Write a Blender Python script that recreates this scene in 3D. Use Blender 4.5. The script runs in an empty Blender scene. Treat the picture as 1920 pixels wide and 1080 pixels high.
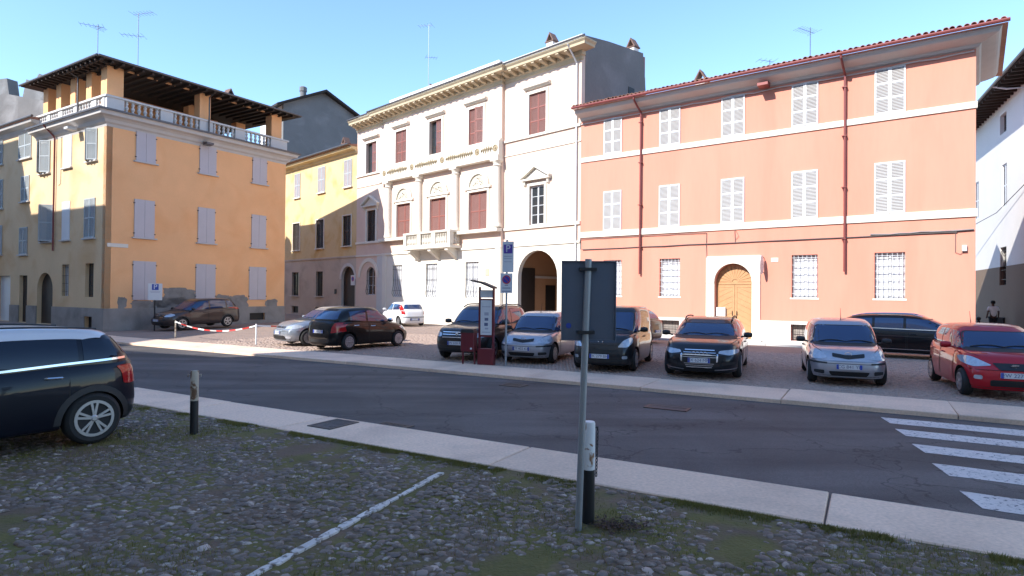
import bpy, bmesh, math, random
import numpy as np
from mathutils import Vector, Matrix
from mathutils.bvhtree import BVHTree
random.seed(7); RNG=np.random.default_rng(7)
SC=bpy.context.scene; COL=SC.collection
R=math.radians; PI=math.pi
# ---------------------------------------------------------------- camera
_p,_r=R(.54),R(.55)
cam=bpy.data.objects.new('camera',bpy.data.cameras.new('camera')); COL.objects.link(cam)
_rt=Vector((math.cos(_r),-math.sin(_p)*math.sin(_r),math.cos(_p)*math.sin(_r)))
_up=Vector((-math.sin(_r),-math.sin(_p)*math.cos(_r),math.cos(_p)*math.cos(_r)))
_fw=Vector((0,math.cos(_p),math.sin(_p)))
_m=Matrix((_rt,_up,-_fw)).transposed().to_4x4(); _m.translation=(0,0,2.05); cam.matrix_world=_m
cam.data.sensor_width=36; cam.data.lens=36*1150/1920; cam.data.clip_end=6000; cam.data.clip_start=.05
SC.camera=cam
# ---------------------------------------------------------------- sky, sun, exposure
SUN_AZ=51.; SUN_EL=37.          # the sun stands behind the camera, 51 degrees round to the left
SUN_DIR=Vector((-math.sin(R(SUN_AZ))*math.cos(R(SUN_EL)),-math.cos(R(SUN_AZ))*math.cos(R(SUN_EL)),math.sin(R(SUN_EL))))
W=bpy.data.worlds.new('World'); SC.world=W; W.use_nodes=True
_n=W.node_tree.nodes; _sky=_n.new('ShaderNodeTexSky'); _sky.sky_type='NISHITA'; _sky.sun_disc=False
_sky.sun_elevation=R(SUN_EL); _sky.sun_rotation=R(180+SUN_AZ); _sky.air_density=1.0; _sky.dust_density=0.; _sky.ozone_density=5.0
W.node_tree.links.new(_sky.outputs[0],_n['Background'].inputs[0]); _n['Background'].inputs[1].default_value=.15
sl=bpy.data.lights.new('sun','SUN'); sl.energy=3.3; sl.angle=R(.5); sl.color=(1,.96,.90)
so=bpy.data.objects.new('sun',sl); COL.objects.link(so); so.rotation_euler=SUN_DIR.to_track_quat('Z','Y').to_euler()
SC.view_settings.view_transform='Standard'; SC.view_settings.look='None'; SC.view_settings.gamma=1; SC.view_settings.use_curve_mapping=False
SC.view_settings.exposure=1.36
SC.render.engine='CYCLES'
# ---------------------------------------------------------------- materials
MATS={}
def mat(name,col,rough=.8,var=.1,scale=2.,bump=0.,bscale=60.,metal=0.,coat=0.,ior=1.5,col2=None,c2lo=.55,c2hi=.7,c2scale=1.,rnd=0.,voro=0.,emis=None,detail=6,smap=None):
    """plain procedural surface: base colour broken by two noises, optional second colour in patches, fine bump"""
    if name in MATS: return MATS[name]
    m=bpy.data.materials.new(name); m.use_nodes=True; nt=m.node_tree; N=nt.nodes; L=nt.links
    b=N['Principled BSDF']; b.inputs['Roughness'].default_value=rough; b.inputs['Metallic'].default_value=metal
    b.inputs['Coat Weight'].default_value=coat
    if coat==1. and ior==1.5: b.inputs['Specular IOR Level'].default_value=.15
    b.inputs['Coat Roughness'].default_value=.04; b.inputs['IOR'].default_value=ior
    tc=N.new('ShaderNodeTexCoord'); src=tc.outputs['Object']; raw=src
    if smap:
        mp=N.new('ShaderNodeMapping'); mp.vector_type='POINT'; mp.inputs['Rotation'].default_value=(0,0,smap[0]); mp.inputs['Scale'].default_value=(smap[1],1,smap[2] if len(smap)>2 else 1); L.new(src,mp.inputs['Vector']); src=mp.outputs[0]
    def noise(s,d=6,dist=0.):
        n=N.new('ShaderNodeTexNoise'); n.inputs['Scale'].default_value=s; n.inputs['Detail'].default_value=d; n.inputs['Distortion'].default_value=dist
        L.new(src,n.inputs['Vector']); return n.outputs[0]
    def math_(op,a,bv):
        n=N.new('ShaderNodeMath'); n.operation=op
        for i,q in enumerate((a,bv)):
            if isinstance(q,(int,float)): n.inputs[i].default_value=q
            else: L.new(q,n.inputs[i])
        return n.outputs[0]
    c=N.new('ShaderNodeRGB'); c.outputs[0].default_value=(*col,1); cur=c.outputs[0]
    if col2:
        mr=N.new('ShaderNodeMapRange'); mr.inputs[1].default_value=c2lo; mr.inputs[2].default_value=c2hi
        L.new(noise(c2scale,8,.6),mr.inputs[0]); mx=N.new('ShaderNodeMix'); mx.data_type='RGBA'; L.new(mr.outputs[0],mx.inputs[0])
        L.new(cur,mx.inputs[6]); mx.inputs[7].default_value=(*col2,1); cur=mx.outputs[2]
    if var or rnd:
        v=math_('ADD',math_('MULTIPLY',noise(scale,detail),var*2.4),1-var*1.2)
        if bscale and var: v=math_('MULTIPLY',v,math_('ADD',math_('MULTIPLY',noise(scale*14,3),var*1.2),1-var*.6))
        if rnd:
            oi=N.new('ShaderNodeObjectInfo'); v=math_('MULTIPLY',v,math_('ADD',math_('MULTIPLY',oi.outputs['Random'],rnd*2),1-rnd))
        hs=N.new('ShaderNodeHueSaturation'); L.new(cur,hs.inputs['Color']); L.new(v,hs.inputs['Value']); cur=hs.outputs[0]
    L.new(cur,b.inputs['Base Color'])
    src=raw
    if bump:
        bp=N.new('ShaderNodeBump'); bp.inputs['Strength'].default_value=bump; bp.inputs['Distance'].default_value=.02
        if voro:
            vo=N.new('ShaderNodeTexVoronoi'); vo.feature='DISTANCE_TO_EDGE'; vo.inputs['Scale'].default_value=voro; L.new(src,vo.inputs['Vector'])
            mr=N.new('ShaderNodeMapRange'); mr.inputs[2].default_value=.12; L.new(vo.outputs['Distance'],mr.inputs[0])
            L.new(math_('ADD',mr.outputs[0],math_('MULTIPLY',noise(bscale),.3)),bp.inputs['Height'])
        else: L.new(noise(bscale,5),bp.inputs['Height'])
        L.new(bp.outputs[0],b.inputs['Normal'])
    if emis: b.inputs['Emission Color'].default_value=(*emis,1); b.inputs['Emission Strength'].default_value=1
    MATS[name]=m; return m
def M(k): return MATS[k]
mat('orange_plaster',(.86,.46,.22),.9,.08,.9,.15,45,col2=(.80,.385,.165),c2lo=.5,c2hi=.78,c2scale=.45)  # front's copy of the plaster, brightened to lift the shaded wall
mat('orange_side',(.68,.49,.29),.9,.10,.7,.15,45,col2=(.55,.31,.13),c2lo=.5,c2hi=.8,c2scale=.4)  # paler copy of the orange plaster, matched to the sunlit side wall
mat('red_plaster',(.65,.262,.185),.9,.07,.6,.12,50,col2=(.60,.225,.155),c2lo=.46,c2hi=.85,c2scale=.9,smap=(0,1,.16))
mat('pink_plaster',(.68,.52,.42),.9,.06,.8,.1,50,col2=(.60,.43,.36),c2lo=.5,c2hi=.8,c2scale=.5)
mat('yellow_plaster',(.62,.47,.25),.9,.12,.7,.15,50,col2=(.52,.32,.10),c2lo=.5,c2hi=.75,c2scale=.6)
mat('grey_plaster',(.17,.165,.16),.95,.2,.5,.2,40,col2=(.26,.25,.245),c2lo=.5,c2hi=.75,c2scale=.35)
mat('old_cement',(.30,.27,.245),.95,.2,1.2,.3,30,col2=(.21,.19,.175),c2lo=.45,c2hi=.7,c2scale=.9)
mat('cement_patch',(.27,.245,.225),.95,.2,2.5,.3,30,col2=(.19,.17,.155),c2lo=.45,c2hi=.7,c2scale=1.6)
mat('beige_base',(.50,.43,.36),.9,.12,.8,.15,40,col2=(.36,.30,.25),c2lo=.5,c2hi=.75,c2scale=.6)
mat('white_stone',(.70,.65,.56),.8,.06,1.5,.15,30)
mat('cornice_stone',(.54,.51,.48),.85,.10,1.5,.15,30)
mat('ochre_stone',(.52,.43,.29),.85,.12,1.8,.15,30)  # ochre on the cornice stands for light reflected onto its underside
mat('white_plaster',(.74,.72,.68),.9,.06,.6,.1,40)
mat('brown_shade_plaster',(.22,.15,.10),.9,.1,.6,.1,40)  # brown with shade in its colour: gateway passage, base of the white house
mat('grey_plinth',(.60,.58,.55),.9,.08,.8,.15,30,col2=(.45,.43,.41),c2lo=.58,c2hi=.8,c2scale=.8)
mat('lilac_shutter',(.50,.455,.47),.6,.07,1.2,.08,20)
mat('white_shutter',(.60,.61,.63),.5,.05,2.,0)
mat('slat_white',(.44,.43,.42),.5,.05,2.,0)
mat('grey_shutter',(.36,.39,.40),.6,.08,2.,0)
mat('redbrown_shutter',(.25,.085,.065),.6,.10,3.,0)
mat('slat_redbrown',(.28,.14,.12),.6,.10,3.,0)
mat('dark_wood',(.035,.025,.02),.6,.2,4.,0)
mat('door_wood',(.46,.25,.115),.5,.14,5.,.1,40)
mat('dark_void',(.012,.011,.012),.6,.0,1.)
mat('pane',(.03,.035,.04),.04,.0,1.,ior=1.8)
mat('white_blind',(.60,.61,.63),.25,.05,1.,ior=1.5)
mat('iron',(.03,.03,.032),.5,.15,8.,metal=.4)
mat('white_iron',(.55,.55,.56),.5,.1,8.)
mat('copper_pipe',(.20,.05,.045),.4,.15,3.,metal=.2)
mat('zinc',(.13,.12,.12),.45,.15,3.,metal=.6)
mat('cable',(.10,.09,.085),.7,.2,3.)
mat('roof_tile',(.30,.15,.10),.9,.25,6.,.2,40,rnd=.35)
mat('roof_under',(.03,.022,.018),.9,.2,4.)  # near-black stands for the deep shade under the roof
mat('rafter',(.04,.024,.016),.8,.2,4.)  # darkened to carry the shade inside the loggia
mat('brick',(.15,.09,.07),.9,.2,6.,.2,40)
mat('antenna',(.22,.24,.27),.4,.05,3.,metal=.7)
def asphalt():
    m=bpy.data.materials.new('asphalt'); m.use_nodes=True; N=m.node_tree.nodes; L=m.node_tree.links; b=N['Principled BSDF']; b.inputs['Roughness'].default_value=.78
    tc=N.new('ShaderNodeTexCoord'); mp=N.new('ShaderNodeMapping'); mp.inputs['Rotation'].default_value=(0,0,R(30)); mp.inputs['Scale'].default_value=(.10,1,1); L.new(tc.outputs['Object'],mp.inputs['Vector'])
    def nz(src,sc,d=6,ds=0.):
        n=N.new('ShaderNodeTexNoise'); n.inputs['Scale'].default_value=sc; n.inputs['Detail'].default_value=d; n.inputs['Distortion'].default_value=ds; L.new(src,n.inputs['Vector']); return n.outputs[0]
    def rng(src,a,b_,c,d):
        n=N.new('ShaderNodeMapRange'); L.new(src,n.inputs[0])
        for k,v in zip((1,2,3,4),(a,b_,c,d)): n.inputs[k].default_value=v
        return n.outputs[0]
    def mul(a,b_):
        n=N.new('ShaderNodeMath'); n.operation='MULTIPLY'; L.new(a,n.inputs[0]); L.new(b_,n.inputs[1]); return n.outputs[0]
    ob=tc.outputs['Object']
    v=mul(rng(nz(mp.outputs[0],1.3,5),.35,.65,.68,1.30),rng(nz(ob,.55,7,.8),.35,.7,1.22,.80))           # wheel tracks, resurfaced areas
    v=mul(v,rng(nz(ob,150.,2),.3,.7,.62,1.40)); v=mul(v,rng(nz(ob,42.,3),.35,.65,.85,1.15))              # aggregate
    vo=N.new('ShaderNodeTexVoronoi'); vo.feature='DISTANCE_TO_EDGE'; vo.inputs['Scale'].default_value=.42
    wn=N.new('ShaderNodeVectorMath'); wn.operation='ADD'; nn=N.new('ShaderNodeTexNoise'); nn.inputs['Scale'].default_value=1.6; nn.inputs['Detail'].default_value=6; L.new(ob,nn.inputs['Vector']); L.new(ob,wn.inputs[0]); L.new(nn.outputs[1],wn.inputs[1]); L.new(wn.outputs[0],vo.inputs['Vector'])
    crack=rng(vo.outputs['Distance'],.002,.008,.45,1.); v=mul(v,crack)                                   # cracks
    hs=N.new('ShaderNodeHueSaturation'); hs.inputs['Color'].default_value=(.076,.067,.064,1); L.new(v,hs.inputs['Value']); L.new(hs.outputs[0],b.inputs['Base Color'])
    bp=N.new('ShaderNodeBump'); bp.inputs['Strength'].default_value=.45; bp.inputs['Distance'].default_value=.01; L.new(nz(ob,180.,3),bp.inputs['Height']); L.new(bp.outputs[0],b.inputs['Normal']); MATS['asphalt']=m
asphalt()
mat('kerb_stone',(.80,.57,.415),.75,.24,26.,.3,120,rnd=.10,col2=(.60,.43,.32),c2lo=.45,c2hi=.75,c2scale=.9)
mat('sidewalk_stone',(.52,.50,.47),.8,.12,1.5,.2,60,rnd=.08)
mat('porphyry_ground',(.30,.22,.18),.9,.2,1.,.9,60,voro=9.)
mat('porphyry',(.37,.27,.215),.75,.28,5.,.2,60)
mat('earth',(.14,.092,.06),.95,.3,2.5,.8,28,col2=(.125,.105,.028),c2lo=.38,c2hi=.55,c2scale=1.6)
mat('pebble',(.27,.21,.175),.65,.3,9.,.15,60,rnd=.75)
mat('pebble_mass',(.17,.125,.098),.7,.55,7.,.2,60,col2=(.42,.345,.29),c2lo=.56,c2hi=.66,c2scale=9.)
mat('white_marble',(.60,.54,.49),.7,.2,6.,.2,50,rnd=.15,col2=(.20,.17,.14),c2lo=.52,c2hi=.62,c2scale=16.)
mat('grass',(.17,.155,.035),.7,.3,3.)
mat('dry_leaf',(.06,.03,.018),.8,.3,5.)
mat('road_paint',(.62,.56,.52),.75,.18,3.,.2,90,col2=(.12,.12,.13),c2lo=.57,c2hi=.66,c2scale=22.)
mat('black_paint',(.012,.012,.013),.45,.2,6.)
mat('white_paint',(.68,.67,.65),.5,.1,5.,col2=(.25,.12,.05),c2lo=.60,c2hi=.66,c2scale=9.)
mat('worn_paint',(.42,.36,.28),.7,.2,5.,col2=(.14,.07,.035),c2lo=.5,c2hi=.6,c2scale=9.)
mat('galvanised',(.33,.34,.35),.5,.14,5.,metal=.55)
mat('sign_back',(.10,.12,.16),.45,.06,4.,metal=.3)
mat('sign_white',(.60,.61,.62),.5,.03,4.)
mat('sign_blue',(.02,.05,.32),.45,.03,4.)
mat('sign_purple',(.10,.05,.30),.45,.03,4.)
mat('sign_red',(.50,.03,.04),.45,.03,4.)
mat('print_dark',(.12,.14,.22),.6,.0,4.)
mat('print_grey',(.35,.36,.42),.6,.0,4.)
mat('maroon',(.13,.012,.018),.4,.1,4.)
mat('tape_white',(.75,.75,.73),.5,.03,4.)
mat('tape_red',(.60,.04,.03),.5,.03,4.)
mat('fresco',(.55,.50,.40),.85,.12,6.,.5,25)
# ---------------------------------------------------------------- mesh helpers
class MB:
    def __init__(s): s.v=[]; s.f=[]; s.mi=[]; s.cur=0
    def add(s,vs,fs):
        o=len(s.v); s.v+= [tuple(q) for q in vs]; s.f+=[tuple(o+i for i in f) for f in fs]; s.mi+=[s.cur]*len(fs); return s
    def box(s,x0,x1,y0,y1,z0,z1):
        return s.add([(x0,y0,z0),(x1,y0,z0),(x1,y1,z0),(x0,y1,z0),(x0,y0,z1),(x1,y0,z1),(x1,y1,z1),(x0,y1,z1)],
            [(0,3,2,1),(4,5,6,7),(0,1,5,4),(1,2,6,5),(2,3,7,6),(3,0,4,7)])
    def bbox(s,x0,x1,y0,y1,z0,z1,c=.01):
        """box with a small chamfer round the front (-y) face"""
        return s.add([(x0,y1,z0),(x1,y1,z0),(x1,y1,z1),(x0,y1,z1),(x0,y0+c,z0),(x1,y0+c,z0),(x1,y0+c,z1),(x0,y0+c,z1),(x0+c,y0,z0+c),(x1-c,y0,z0+c),(x1-c,y0,z1-c),(x0+c,y0,z1-c)],
            [(1,0,3,2),(0,1,5,4),(1,2,6,5),(2,3,7,6),(3,0,4,7),(4,5,9,8),(5,6,10,9),(6,7,11,10),(7,4,8,11),(8,9,10,11)])
    def prism(s,pts,a,b,axis='y'):
        """closed polygon pushed from a to b; pts are (x,z) for axis y, (y,z) for axis x, (x,y) for axis z"""
        n=len(pts)
        mk={'y':lambda p,t:(p[0],t,p[1]),'x':lambda p,t:(t,p[0],p[1]),'z':lambda p,t:(p[0],p[1],t)}[axis]
        vs=[mk(p,a) for p in pts]+[mk(p,b) for p in pts]
        return s.add(vs,[tuple(range(n)),tuple(range(2*n-1,n-1,-1))]+[(i,n+i,n+(i+1)%n,(i+1)%n) for i in range(n)])
    def tube(s,path,r,n=8,cap=True):
        P=[Vector(p) for p in path]; rs=r if isinstance(r,(list,tuple)) else [r]*len(P); vs=[]; fs=[]
        pn=None
        for i,p in enumerate(P):
            d=(P[min(i+1,len(P)-1)]-P[max(i-1,0)]).normalized()
            if pn is None: pn=d.orthogonal().normalized()
            pn=(pn-d*pn.dot(d)).normalized(); q=d.cross(pn)
            for k in range(n):
                a=2*PI*k/n; vs.append(p+(pn*math.cos(a)+q*math.sin(a))*rs[i])
        for i in range(len(P)-1):
            for k in range(n): fs.append((i*n+k,i*n+(k+1)%n,(i+1)*n+(k+1)%n,(i+1)*n+k))
        if cap: fs+=[tuple(range(n-1,-1,-1)),tuple(range((len(P)-1)*n,len(P)*n))]
        return s.add(vs,fs)
    def lathe(s,prof,n=12,c=(0,0,0),axis='z'):
        vs=[];fs=[]
        for r,h in prof:
            for k in range(n):
                a=2*PI*k/n; x,y=r*math.cos(a),r*math.sin(a)
                vs.append({'z':(c[0]+x,c[1]+y,c[2]+h),'y':(c[0]+x,c[1]+h,c[2]+y),'x':(c[0]+h,c[1]+x,c[2]+y)}[axis])
        for i in range(len(prof)-1):
            for k in range(n): fs.append((i*n+k,i*n+(k+1)%n,(i+1)*n+(k+1)%n,(i+1)*n+k))
        fs+=[tuple(range(n-1,-1,-1)),tuple(range((len(prof)-1)*n,len(prof)*n))]
        return s.add(vs,fs)
    def mesh(s,name,m,smooth=False):
        me=bpy.data.meshes.new(name); me.from_pydata(s.v,[],s.f)
        for q in (m if isinstance(m,(list,tuple)) else [m]): me.materials.append(M(q) if isinstance(q,str) else q)
        if any(s.mi): me.polygons.foreach_set('material_index',s.mi)
        bm=bmesh.new(); bm.from_mesh(me); bmesh.ops.recalc_face_normals(bm,faces=bm.faces); bm.to_mesh(me); bm.free()
        if smooth:
            me.polygons.foreach_set('use_smooth',[True]*len(me.polygons)); me.set_sharp_from_angle(angle=R(40))
        me.update(); return me
    def build(s,name,m,parent=None,frame=None,smooth=False,**kw):
        return obj(name,s.mesh(name,m,smooth),parent,frame,**kw)
def obj(name,me,parent=None,frame=None,loc=None,rotz=None,scale=None,**kw):
    o=bpy.data.objects.new(name,me); COL.objects.link(o)
    if parent: o.parent=parent
    if frame is not None: o.matrix_local=frame
    if loc is not None:
        o.matrix_local=(frame if frame is not None else Matrix())@Matrix.Translation(loc)@Matrix.Rotation(rotz or 0,4,'Z')@(Matrix.Diagonal((*scale,1)) if scale else Matrix())
    for k,v in kw.items(): o[k]=v
    return o
def tag(o,label,cat,group=None):
    o['label']=label; o['category']=cat
    if group: o['group']=group
    return o
def thing(name,label,cat,loc=(0,0,0),rotz=0.,group=None):
    o=bpy.data.objects.new(name,None); COL.objects.link(o); o.location=loc; o.rotation_euler=(0,0,rotz); o.empty_display_size=.2
    return tag(o,label,cat,group)
def copy_tree(o,parent=None):
    c=o.copy(); COL.objects.link(c); c.parent=parent
    for ch in o.children: copy_tree(ch,c)
    return c
_tx={}
def text_mesh(body,size,mname,ext=.002):
    cu=bpy.data.curves.new('lettering','FONT'); cu.body=body; cu.size=size; cu.align_x='CENTER'; cu.align_y='CENTER'; cu.extrude=ext; cu.resolution_u=3
    t=bpy.data.objects.new('lettering_tmp',cu); COL.objects.link(t); bpy.context.view_layer.update()
    me=bpy.data.meshes.new_from_object(t.evaluated_get(bpy.context.evaluated_depsgraph_get())); bpy.data.objects.remove(t); bpy.data.curves.remove(cu)
    me.materials.clear(); me.materials.append(M(mname)); return me
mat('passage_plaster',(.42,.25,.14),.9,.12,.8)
mat('relief_stone',(.34,.27,.17),.85,.12,4.,.2,30)
mat('ruin_stone',(.15,.145,.14),.95,.2,.8,.3,20,col2=(.24,.235,.23),c2lo=.5,c2hi=.7,c2scale=.6)
mat('worn_iron',(.075,.062,.055),.6,.25,6.,.2,60,metal=.3)
# ================================================================ the setting
RO=Vector((0,8.38,0)); RD=Vector((.866,-.5,0)); RP=Vector((.5,.866,0))     # along the road (to the right), across it (away)
ROADZ=math.atan2(-.5,.866)
def rp(s,p,z=0.): return RO+RD*s+RP*p+Vector((0,0,z))
def dip(x,y): return -.16*math.exp(-((x+21.8)**2+(y-32.8)**2)/49.)
def sheet(name,pts,m,z):
    mb=MB(); mb.add([(p[0],p[1],z) for p in pts],[tuple(range(len(pts)))]); o=mb.build(name,m); o['kind']='structure'; return o
sheet('ground',[(-900,-900),(900,-900),(900,1800),(-900,1800)],'porphyry_ground',-.45)
road=sheet('road',[rp(-70,-.4),rp(60,-.4),rp(60,6.4),rp(-70,6.4)],'asphalt',-.08)
# far parking area: one grid that dips a little towards the corner of the orange house
mb=MB(); ns,npp=90,70; ss=np.linspace(-60,60,ns); pp=np.linspace(7.3,75,npp)
for p in pp:
    for s in ss:
        q=rp(s,p); mb.v.append((q.x,q.y,dip(q.x,q.y)-.02))
for j in range(npp-1):
    for i in range(ns-1): a=j*ns+i; mb.f.append((a,a+1,a+ns+1,a+ns)); mb.mi.append(0)
lot=mb.build('parking_pavement','porphyry_ground'); lot['kind']='structure'
fore=sheet('cobbled_forecourt',[rp(-70,-1.0),rp(-70,-60),rp(60,-60),rp(60,-1.0)],'earth',-.012)
# kerb strips of long granite slabs
def kerb(name,p0,p1,joints,z1,skip=()):
    bed=MB(); a,b=joints[0],joints[-1]
    c=[rp(a,p0+.03),rp(b,p0+.03),rp(b,p1-.03),rp(a,p1-.03)]
    bed.prism([(q.x,q.y) for q in c],-.3,z1-.05,'z'); k=bed.build(name,'cement_patch'); k['kind']='structure'
    for i,(s0,s1) in enumerate(zip(joints[:-1],joints[1:])):
        h=.009; e=lambda:random.uniform(-.012,.012); cz=.012
        pts=[(s0+h,p0+e()),(s1-h,p0+e()),(s1-h+e(),p1+e()),(s0+h+e(),p1+e())]
        dz=random.uniform(-.006,.006)
        lo=[rp(s,p,z1-.1) for s,p in pts]; mid=[rp(s,p,z1+dz-cz) for s,p in pts]
        cs=sum(s for s,_ in pts)/4; cp=sum(p for _,p in pts)/4
        top=[rp(s-cz*(1 if s>cs else -1),p-cz*(1 if p>cp else -1),z1+dz) for s,p in pts]
        m=MB(); m.add(lo+mid+top,[(3,2,1,0),(0,1,5,4),(1,2,6,5),(2,3,7,6),(3,0,4,7),(4,5,9,8),(5,6,10,9),(6,7,11,10),(7,4,8,11),(8,9,10,11)])
        m.build('kerb_slab','kerb_stone',k)
    return k
kerb('near_kerb',-1.03,0.,[-30,-26.4,-23.1,-19.6,-16.,-12.4,-9.1,-5.95,-3.45,.3,3.87,7.3,10.6,14.,17.5],.004)
kerb('far_kerb',6.0,7.62,[-34,-30.9,-27.8,-24.7,-21.5,-18.5,-15.4,-12.3,-9.1,-6.0,-3.1,-.15,2.73,5.6,8.6,11.6,14.6,17.6,20.6],.004)
# zebra crossing painted on the road
for p0,p1,s0 in ((4.95,5.48,4.42),(3.97,4.48,4.60),(2.90,3.41,4.77),(1.74,2.30,4.93),(.52,1.10,5.09)):
    m=MB(); n=12; vs=[]
    for i in range(n+1):
        s=s0+(8.8-s0)*i/n; j=lambda:random.uniform(-.012,.012)
        vs+=[rp(s+(.0 if i else .0),p1+j(),-.076),rp(s+(.13 if i==0 else 0),p0+j(),-.076)]
    m.add(vs,[(2*i,2*i+1,2*i+3,2*i+2) for i in range(n)]); m.build('crosswalk_stripe','road_paint',road)
# iron covers and grates
def grate(label,s,p,w,d,z,bars,m='iron'):
    t=thing('drain_grate' if bars else 'manhole_cover',label,'drain' if bars else 'manhole',tuple(rp(s,p,z)),ROADZ)
    f=MB(); 
    for a in (-1,1): f.box(a*w/2-.03,a*w/2+.03,-d/2-.03,d/2+.03,0,.012)
    for a in (-1,1): f.box(-w/2+.03,w/2-.03,a*d/2-.03,a*d/2+.03,0,.0115)
    f.build('rim',m,t)
    if bars:
        nb=7
        for i in range(nb): MB().box(-w/2+.03+(i+.25)*(w-.06)/nb,-w/2+.03+(i+.75)*(w-.06)/nb,-d/2+.03,d/2-.03,.0,.009).build('bar',m,t)
        MB().box(-w/2+.03,w/2-.03,-d/2+.03,d/2-.03,-.002,.003).build('pit','dark_void',t)
    else: MB().box(-w/2+.03,w/2-.03,-d/2+.03,d/2-.03,0,.009).build('lid','asphalt',t)
grate('dark square cover set into the near kerb slabs',-2.93,-.40,.42,.55,.006,False)
grate('rusty iron grate in the road against the near kerb',-2.35,.24,.55,.4,-.078,True,'worn_iron')
grate('small iron grate in the road beside the far kerb',-2.9,5.15,.5,.36,-.078,True,'worn_iron')
grate('worn rectangular cover in the middle of the road, left of the crossing',.95,4.25,.75,.3,-.078,False)
# ---------------------------------------------------------------- stones of the far parking area (too small to pick apart)
def vnoise(x,y,sc,seed=0):
    g=np.random.default_rng(seed).random((64,64)); X=np.asarray(x)/sc+1000; Y=np.asarray(y)/sc+1000
    i=np.floor(X).astype(int); j=np.floor(Y).astype(int); fx=X-i; fy=Y-j; fx=fx*fx*(3-2*fx); fy=fy*fy*(3-2*fy)
    G=lambda a,b:g[a%64,b%64]
    return (G(i,j)*(1-fx)+G(i+1,j)*fx)*(1-fy)+(G(i,j+1)*(1-fx)+G(i+1,j+1)*fx)*fy
def np_mesh(name,V,F,m,parent=None,smooth=False,**kw):
    me=bpy.data.meshes.new(name); V=np.asarray(V,np.float32); F=np.asarray(F,np.int32); k=F.shape[1]
    me.vertices.add(len(V)); me.vertices.foreach_set('co',V.ravel()); me.loops.add(F.size); me.loops.foreach_set('vertex_index',F.ravel())
    me.polygons.add(len(F)); me.polygons.foreach_set('loop_start',np.arange(0,F.size,k,dtype=np.int32)); me.polygons.foreach_set('loop_total',np.full(len(F),k,np.int32))
    if smooth: me.polygons.foreach_set('use_smooth',np.ones(len(F),bool))
    me.materials.append(M(m)); me.update(calc_edges=True); me.validate(); return obj(name,me,parent,**kw)
def in_view(x,y,mg=.06): return (y>3.2)&(np.abs(x)<y*(.835+mg)+.3)
sp=.112; S,P_=np.meshgrid(np.arange(-19,14,sp),np.arange(7.68,17,sp)); S=S+ (np.arange(S.shape[0])[:,None]%2)*sp*.5
S=S.ravel()+RNG.uniform(-.014,.014,S.size); P_=P_.ravel()+RNG.uniform(-.014,.014,P_.size)
X=RO.x+RD.x*S+RP.x*P_; Y=RO.y+RD.y*S+RP.y*P_; k=in_view(X,Y,.02); X,Y=X[k],Y[k]
n=len(X); ang=ROADZ+RNG.uniform(-.25,.25,n)+.35*np.sin(X*1.3)*np.cos(Y*1.1); hw=RNG.uniform(.041,.052,n); hz=RNG.uniform(-.010,.008,n)
zb=-.16*np.exp(-((X+21.8)**2+(Y-32.8)**2)/49.)
c8=np.array([[-1,-1],[1,-1],[1,1],[-1,1]]); V=np.zeros((n,8,3)); ca,sa=np.cos(ang),np.sin(ang)
for q in range(4):
    for lev,sc in ((0,1.),(1,.8)):
        dx,dy=c8[q]*1.; V[:,lev*4+q,0]=X+(ca*dx-sa*dy)*hw*sc; V[:,lev*4+q,1]=Y+(sa*dx+ca*dy)*hw*sc; V[:,lev*4+q,2]=zb+(hz if lev else -.022)
F=np.array([[4,5,6,7],[0,1,5,4],[1,2,6,5],[2,3,7,6],[3,0,4,7]])
np_mesh('paving_cubes',V.reshape(-1,3),(np.arange(n)[:,None,None]*8+F[None]).reshape(-1,4),'porphyry',lot,kind='stuff')
# ---------------------------------------------------------------- river pebbles of the forecourt
sp=.074; S,P_=np.meshgrid(np.arange(-17,9,sp),np.arange(-8.5,-1.10,sp)); S=S+(np.arange(S.shape[0])[:,None]%2)*sp*.5
S=S.ravel()+RNG.uniform(-.026,.026,S.size); P_=P_.ravel()+RNG.uniform(-.026,.026,P_.size)
X=RO.x+RD.x*S+RP.x*P_; Y=RO.y+RD.y*S+RP.y*P_
bare=vnoise(X,Y,.9,3)*.6+vnoise(X,Y,.3,4)*.4
k=in_view(X,Y,.03)&(bare<.56+.16*RNG.random(X.size)+.10*(X>.4))
LA,LB=np.array([-1.86,4.44]),np.array([-.80,6.98]); _d=(LB-LA)/np.linalg.norm(LB-LA)
near_line=np.abs((X-LA[0])*_d[1]-(Y-LA[1])*_d[0])<.10; k&=~near_line
X,Y=X[k],Y[k]; n=len(X)
a=np.clip(RNG.gamma(8.,.0050,n),.016,.058); big=RNG.random(n)<.02; a[big]*=1.3
rat=RNG.uniform(.5,.9,n); h=a*RNG.uniform(.26,.46,n); ang=RNG.normal(.2,.7,n); z0=RNG.uniform(-.018,-.008,n)+vnoise(X,Y,.8,8)*.010-.008
lat=[(1.,0.),(.9,.42),(.62,.8)]; seg=8
T=[];
for rr,zz in lat:
    for i in range(seg): T.append((rr*math.cos(2*PI*i/seg),rr*math.sin(2*PI*i/seg),zz))
T.append((0,0,1.)); T=np.array(T)
FT=[(l*seg+i,l*seg+(i+1)%seg,(l+1)*seg+(i+1)%seg) for l in range(2) for i in range(seg)]+[(l*seg+i,(l+1)*seg+(i+1)%seg,(l+1)*seg+i) for l in range(2) for i in range(seg)]+[(16+i,16+(i+1)%seg,24) for i in range(seg)]
FT=np.array(FT)
dist=np.hypot(X,Y); order=np.argsort(-(a*a*rat/dist**2.6)); ind,rest=order[:290],order[290:]
jit=1+RNG.uniform(-.14,.14,(n,25,1)); V=T[None]*np.stack([a,a*rat,h],1)[:,None,:]*jit
ca,sa=np.cos(ang)[:,None],np.sin(ang)[:,None]
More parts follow.
